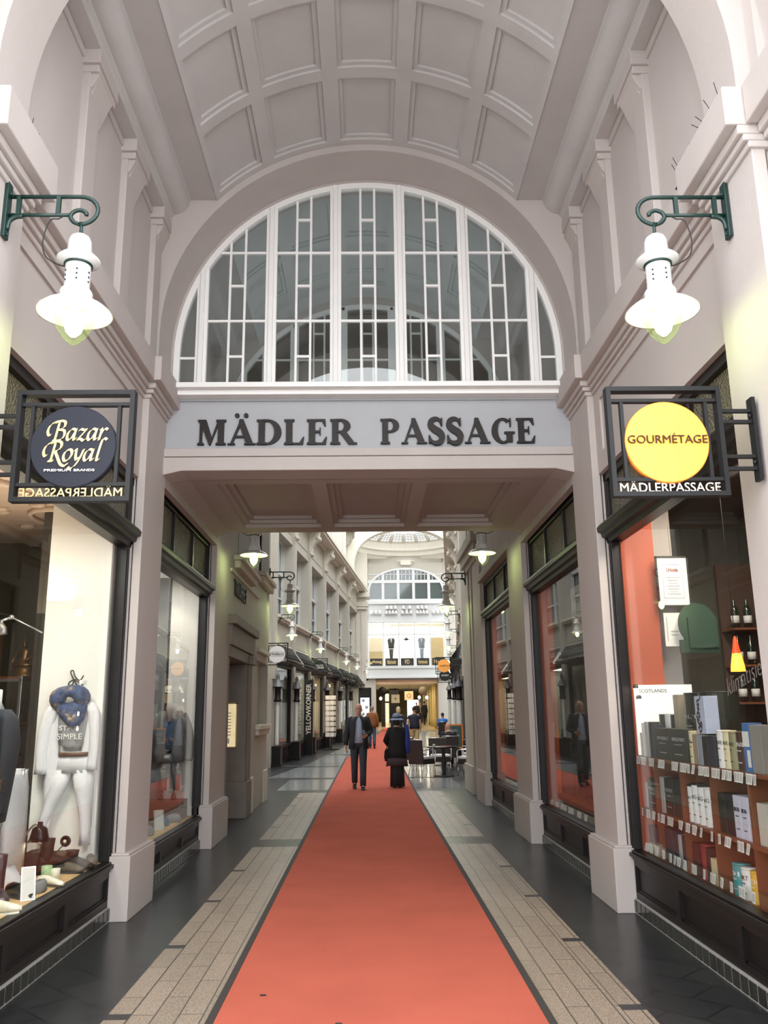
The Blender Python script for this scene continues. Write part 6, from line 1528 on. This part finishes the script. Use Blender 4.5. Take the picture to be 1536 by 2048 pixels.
man = person('bald person in open dark blazer and pale blue shirt walking forward looking at a phone', (-.25,19.43,.016), 0, 1.85,
   dict(elL=(.25,.02,1.14), wrL=(.165,-.19,1.08), elR=(-.25,.03,1.13), wrR=(-.27,-.03,.88), head=(0,-.04,1.485)), 'blazer', 'jeans', open_=.42, shirt='shirtblue', hem=.80, hair=None, fist=True)
ph = MB(); ph.box((-.035,-.006,-.07), (.035,.006,.07)); o = tag(ph.build('phone', 'gloss', bevel=.004), 'dark phone held by the bald person in the blazer', 'phone'); o.location = (-.135,19.12,1.225); o.rotation_euler = (R(-50),0,R(20))
wom = person('person in a black coat, long skirt and pale blue brimmed hat seen from behind', (.60,19.67,.016), PI, 1.56,
   dict(elL=(.29,.02,1.12), wrL=(.22,-.18,1.02), elR=(-.27,.02,1.12), wrR=(-.20,-.20,1.0), knL=(.09,-.02,.5), anL=(.07,.02,.10), toL=(.07,-.14,.03), knR=(-.09,-.08,.5), anR=(-.07,-.12,.09), toR=(-.07,-.27,.03)), 'blackcoat', None, hair='hairdark', hairkind='long', hem=.64, skirt='blackcoat', wide=1.22)
m_ = MB(); m_.loft([[(x*(1+.06*sin(7*k)),y,z+.015*sin(5*k)) for k, (x, y, z) in enumerate(ring_e(0,.0,z,rx,ry,28))] for z, rx, ry in ((.52,.275,.19),(.60,.265,.185),(.70,.25,.18))]); m_.build('patterned_hem', 'hem', wom)
hat = thing('hat', 'pale blue soft brimmed hat on the person in the black coat', 'hat', (.60,19.655,1.50), .3)
m_ = MB(); m_.lathe([(.088,0),(.092,.04),(.085,.085),(.06,.115),(.0,.125)], n=24, sy=1.15); m_.build('crown', 'hatblue', hat); m_ = MB(); m_.lathe([(.086,.012),(.12,.0),(.155,-.025),(.16,-.03),(.15,-.03),(.115,-.010),(.084,-.002)], n=28, sy=1.15); m_.build('brim', 'hatblue', hat); m_ = MB(); m_.lathe([(.092,.012),(.0945,.014),(.0945,.04),(.092,.042)], n=24, sy=1.15); m_.build('ribbon', 'navytop', hat)
bg_ = thing('shoulder_bag', 'royal blue scarf-like bag hanging at the side of the person in black', 'bag', (.84,19.62,.75)); m_ = MB(); slices(m_, [(0,-.05,.05),(.2,-.065,.06),(.45,-.06,.045),(.62,-.05,.02)], 0, .05, rag=.8); m_.build('body', 'royal', bg_)
b2 = thing('handbag', 'black handbag at the left side of the person in the black coat', 'bag', (.37,19.72,.58)); m_ = MB(); slices(m_, [(0,-.04,.05),(.08,-.06,.06),(.22,-.05,.05),(.27,-.02,.03)], 0, .10, rag=.6); m_.build('body', 'blackcoat', b2); m_ = MB(); m_.tube([(0,0,.25),(.02,-.02,.5),(.05,-.02,.62)], .008, 6); m_.build('strap', 'blackcoat', b2)
def gz(y): return max(0, (y-30)*.0175)
person('person in a rust brown jacket and blue jeans walking away along the carpet', (.12,38,gz(38)+.016), PI, 1.80, dict(), 'rust', 'bluejeans', hair='hairgrey', hem=.86, wide=1.1)
person('person in a navy top and khaki trousers walking away past the cafe chairs', (1.75,34,gz(34)+.01), PI, 1.80, dict(), 'navytop', 'khaki', hair='hairdark', hem=.92, sleeve='short')
person('person with pale blond hair mostly hidden behind the blue hat', (1.10,33,gz(33)+.016), PI, 1.80, dict(), 'navytop', 'jeans', hair='blond', hairkind='long', wide=.8)
person('dark standing person on the left of the group in the inner hall', (4.02-.03,73,gz(73)), 0, 1.74, dict(knR=(-.09,-.02,.49),anR=(-.09,.03,.09),toR=(-.09,-.12,.03)), 'navytop', 'khaki', hair='hairdark')
person('dark standing person in the middle of the group in the inner hall', (4.34,74,gz(74)), .4, 1.80, dict(), 'bx_tan', 'jeans', hair='hairdark')
person('tall dark standing person on the right of the group in the inner hall', (4.46,70,gz(70)), 2.6, 1.84, dict(), 'blackcoat', 'blackcoat', hair='hairdark', hem=.6)
M['facwhite2'] = pm('white_cushion', (.86,.86,.85), .8)
def chair(loc, rz, label):
    t = thing('cafe_chair', label, 'chair', loc, rz, 'cafe chairs by the right wall')
    m_ = MB(); m_.box((-.25,-.25,.30), (.25,.24,.43)); m_.build('seat', 'wicker', t, bevel=.015)
    m_ = MB(); m_.prism([(.20,.30),(.25,.30),(.31,.92),(.26,.92)], 'x', -.26, .26); m_.build('backrest', 'wicker', t, bevel=.012)
    m_ = MB(); m_.box((-.24,-.24,.43), (.24,.18,.50)); m_.build('cushion', 'facwhite2', t, bevel=.02)
    for x in (-.235,.235):
        m_ = MB(); m_.tube([(x,-.22,.32),(x*1.04,-.25,0)], .014, 8); m_.build('leg', 'chrome', t)
        m_ = MB(); m_.tube([(x,.20,.32),(x*1.04,.27,0)], .014, 8); m_.build('leg', 'chrome', t)
        m_ = MB(); m_.tube(smooth_path([(x*1.08,-.23,.34),(x*1.10,-.25,.58),(x*1.10,-.22,.655),(x*1.10,-.10,.67),(x*1.08,.22,.66)],4), .016, 8); m_.build('armrest', 'chrome', t)
    m_ = MB(); m_.tube([(-.26,.295,.925),(.26,.295,.925)], .012, 8); m_.build('top_rail', 'chrome', t)
    return t
M['wicker'] = pm('dark_brown_woven', (.028,.019,.016), .65, var=.2, scale=60, bump=.4, bscale=120)
c0 = chair((1.38,23.45,0), 2.35, 'dark woven chair with white cushion, left side of the front cafe table')
for loc, rz, lb in (((2.62,23.30,0),-2.0,'dark woven chair with white cushion, right side of the front cafe table'),((1.30,25.6,0),2.2,'dark woven chair with white cushion behind the left front cafe chair'),((2.42,26.75,0),PI,'dark woven chair the bald seated person sits in'),((3.0,25.3,0),-2.6,'dark woven chair against the wall behind the front cafe table'),((1.95,24.5,0),.15,'dark woven chair at the far side of the front cafe table')):
    dup(c0, loc, rz, lb)
def table(loc, label):
    t = thing('cafe_table', label, 'table', loc)
    m_ = MB(); m_.lathe([(0,.72),(.42,.72),(.43,.73),(.43,.75),(.42,.755),(0,.755)], n=36); m_.build('tabletop', 'gloss', t); m_ = MB(); m_.lathe([(.05,.02),(.045,.72)], n=16); m_.build('pedestal', 'black', t); m_ = MB(); m_.lathe([(0,0),(.28,0),(.27,.02),(.05,.035),(0,.035)], n=28); m_.build('base', 'black', t); return t
table((1.93,23.15,0), 'round dark cafe table nearest the camera'); table((2.30,27.85,0), 'round dark cafe table in front of the bald seated person')
mn = thing('menu_card', 'reddish menu card lying on the front cafe table', 'menu', (1.98,23.10,.756), .2); m_ = MB(); m_.box((-.14,-.10,0), (.14,.10,.012)); m_.build('cover', 'bx_red', mn)
cu = thing('cup', 'small pale cup on the front cafe table', 'cup', (1.68,23.1,.756)); m_ = MB(); m_.lathe([(0,0),(.025,0),(.038,.06),(.035,.06),(.022,.005),(0,.005)], n=18); m_.build('bowl', 'enamel', cu)
tl = thing('tealight', 'orange tealight glass on the rear cafe table', 'candle', (2.02,27.75,.756)); m_ = MB(); m_.lathe([(0,0),(.035,0),(.04,.08),(.037,.08),(.03,.01),(0,.01)], n=18); m_.build('glass', 'orange', tl)
person('bald person in black seated at the cafe table seen from behind', (2.42,26.85,0), PI, 1.76, SIT, 'blackcoat', 'blackcoat', hem=.95, skinm='skin2')
c3 = dup(c0, (3.72,44.1,gz(44)), PI, 'dark woven chair the person in bright blue sits in, far along the right wall')
person('person in a bright blue top seated far along the right wall', (3.72,44.2,gz(44)), PI, 1.8, SIT, 'brightblue', 'blackcoat', hair='hairdark', hem=.95)
cb = thing('chalkboard', 'green chalkboard in an orange frame standing behind the bald seated person', 'board', (2.95,30.6,0), -.1)
m_ = MB(); m_.box((-.27,-.015,.45), (.27,.0,1.17)); sf = m_.build('slate', pm('green_slate', (.05,.09,.085), .6), cb); m_ = MB()
for a, b_ in (((-.31,-.025,.0),(-.27,.01,1.22)),((.27,-.025,.0),(.31,.01,1.22)),((-.31,-.025,1.17),(.31,.01,1.22)),((-.31,-.025,.41),(.31,.01,.45))): m_.box(a, b_)
m_.build('frame', 'orangewood', cb) if 'orangewood' in M else m_.build('frame', 'orangerim', cb)
m_ = MB(); add_text(m_, 'Menu', lambda u, v, d: (-.17+u, -.016-d, .95+v+.1*u), .28, .10); add_text(m_, 'Kaffee', lambda u, v, d: (-.12+u, -.016-d, .78+v+.1*u), .30, .10); m_.build('chalk_writing', 'bx_silver', sf)
for k, z in enumerate((2.02,1.72,1.45)):
    m_ = MB(); m_.ball((0,0,0), .05,.05,.06, 10, 6); x, y, _ = P2(U-.1, -.9+k*.0, 0); tag(m_.build('globe_lamp', 'lit', loc=(2.42,20.6,(2.42,1.70,1.36)[k])), ('uppermost','middle','lowest')[k]+' of three small glowing globes beside the right end pillar', 'lamp')
m_ = MB(); m_.tube([(2.42,20.6,1.36),(2.42,20.6,3.4)], .008, 6); tag(m_.build('lamp_cord', 'black'), 'thin cord carrying the small glowing globes beside the right end pillar', 'cord')

x, y, _ = P2(-(U-.55), -.3, 0)
m_ = MB(); m_.box((-.45,-.28,.004), (.45,.28,.02)); tag(m_.build('doormat', 'black', loc=(x,y,0), bevel=.004), 'black doormat on the floor at the nearest far left shop pillar', 'mat')
for (x, y, lb) in ((-.66,5.52,'tiny dark scrap lying at the left side of the near carpet'),(-.20,5.02,'tiny dark scrap lying near the middle of the near carpet')):
    m_ = MB(); m_.loft([[(.016*(1+.4*sin(3*k))*cos(k*PI/5), .011*(1+.3*cos(2*k))*sin(k*PI/5), z) for k in range(10)] for z in (.0, .006)]); tag(m_.build('scrap', 'black', loc=(x,y,.0165)), lb, 'litter')
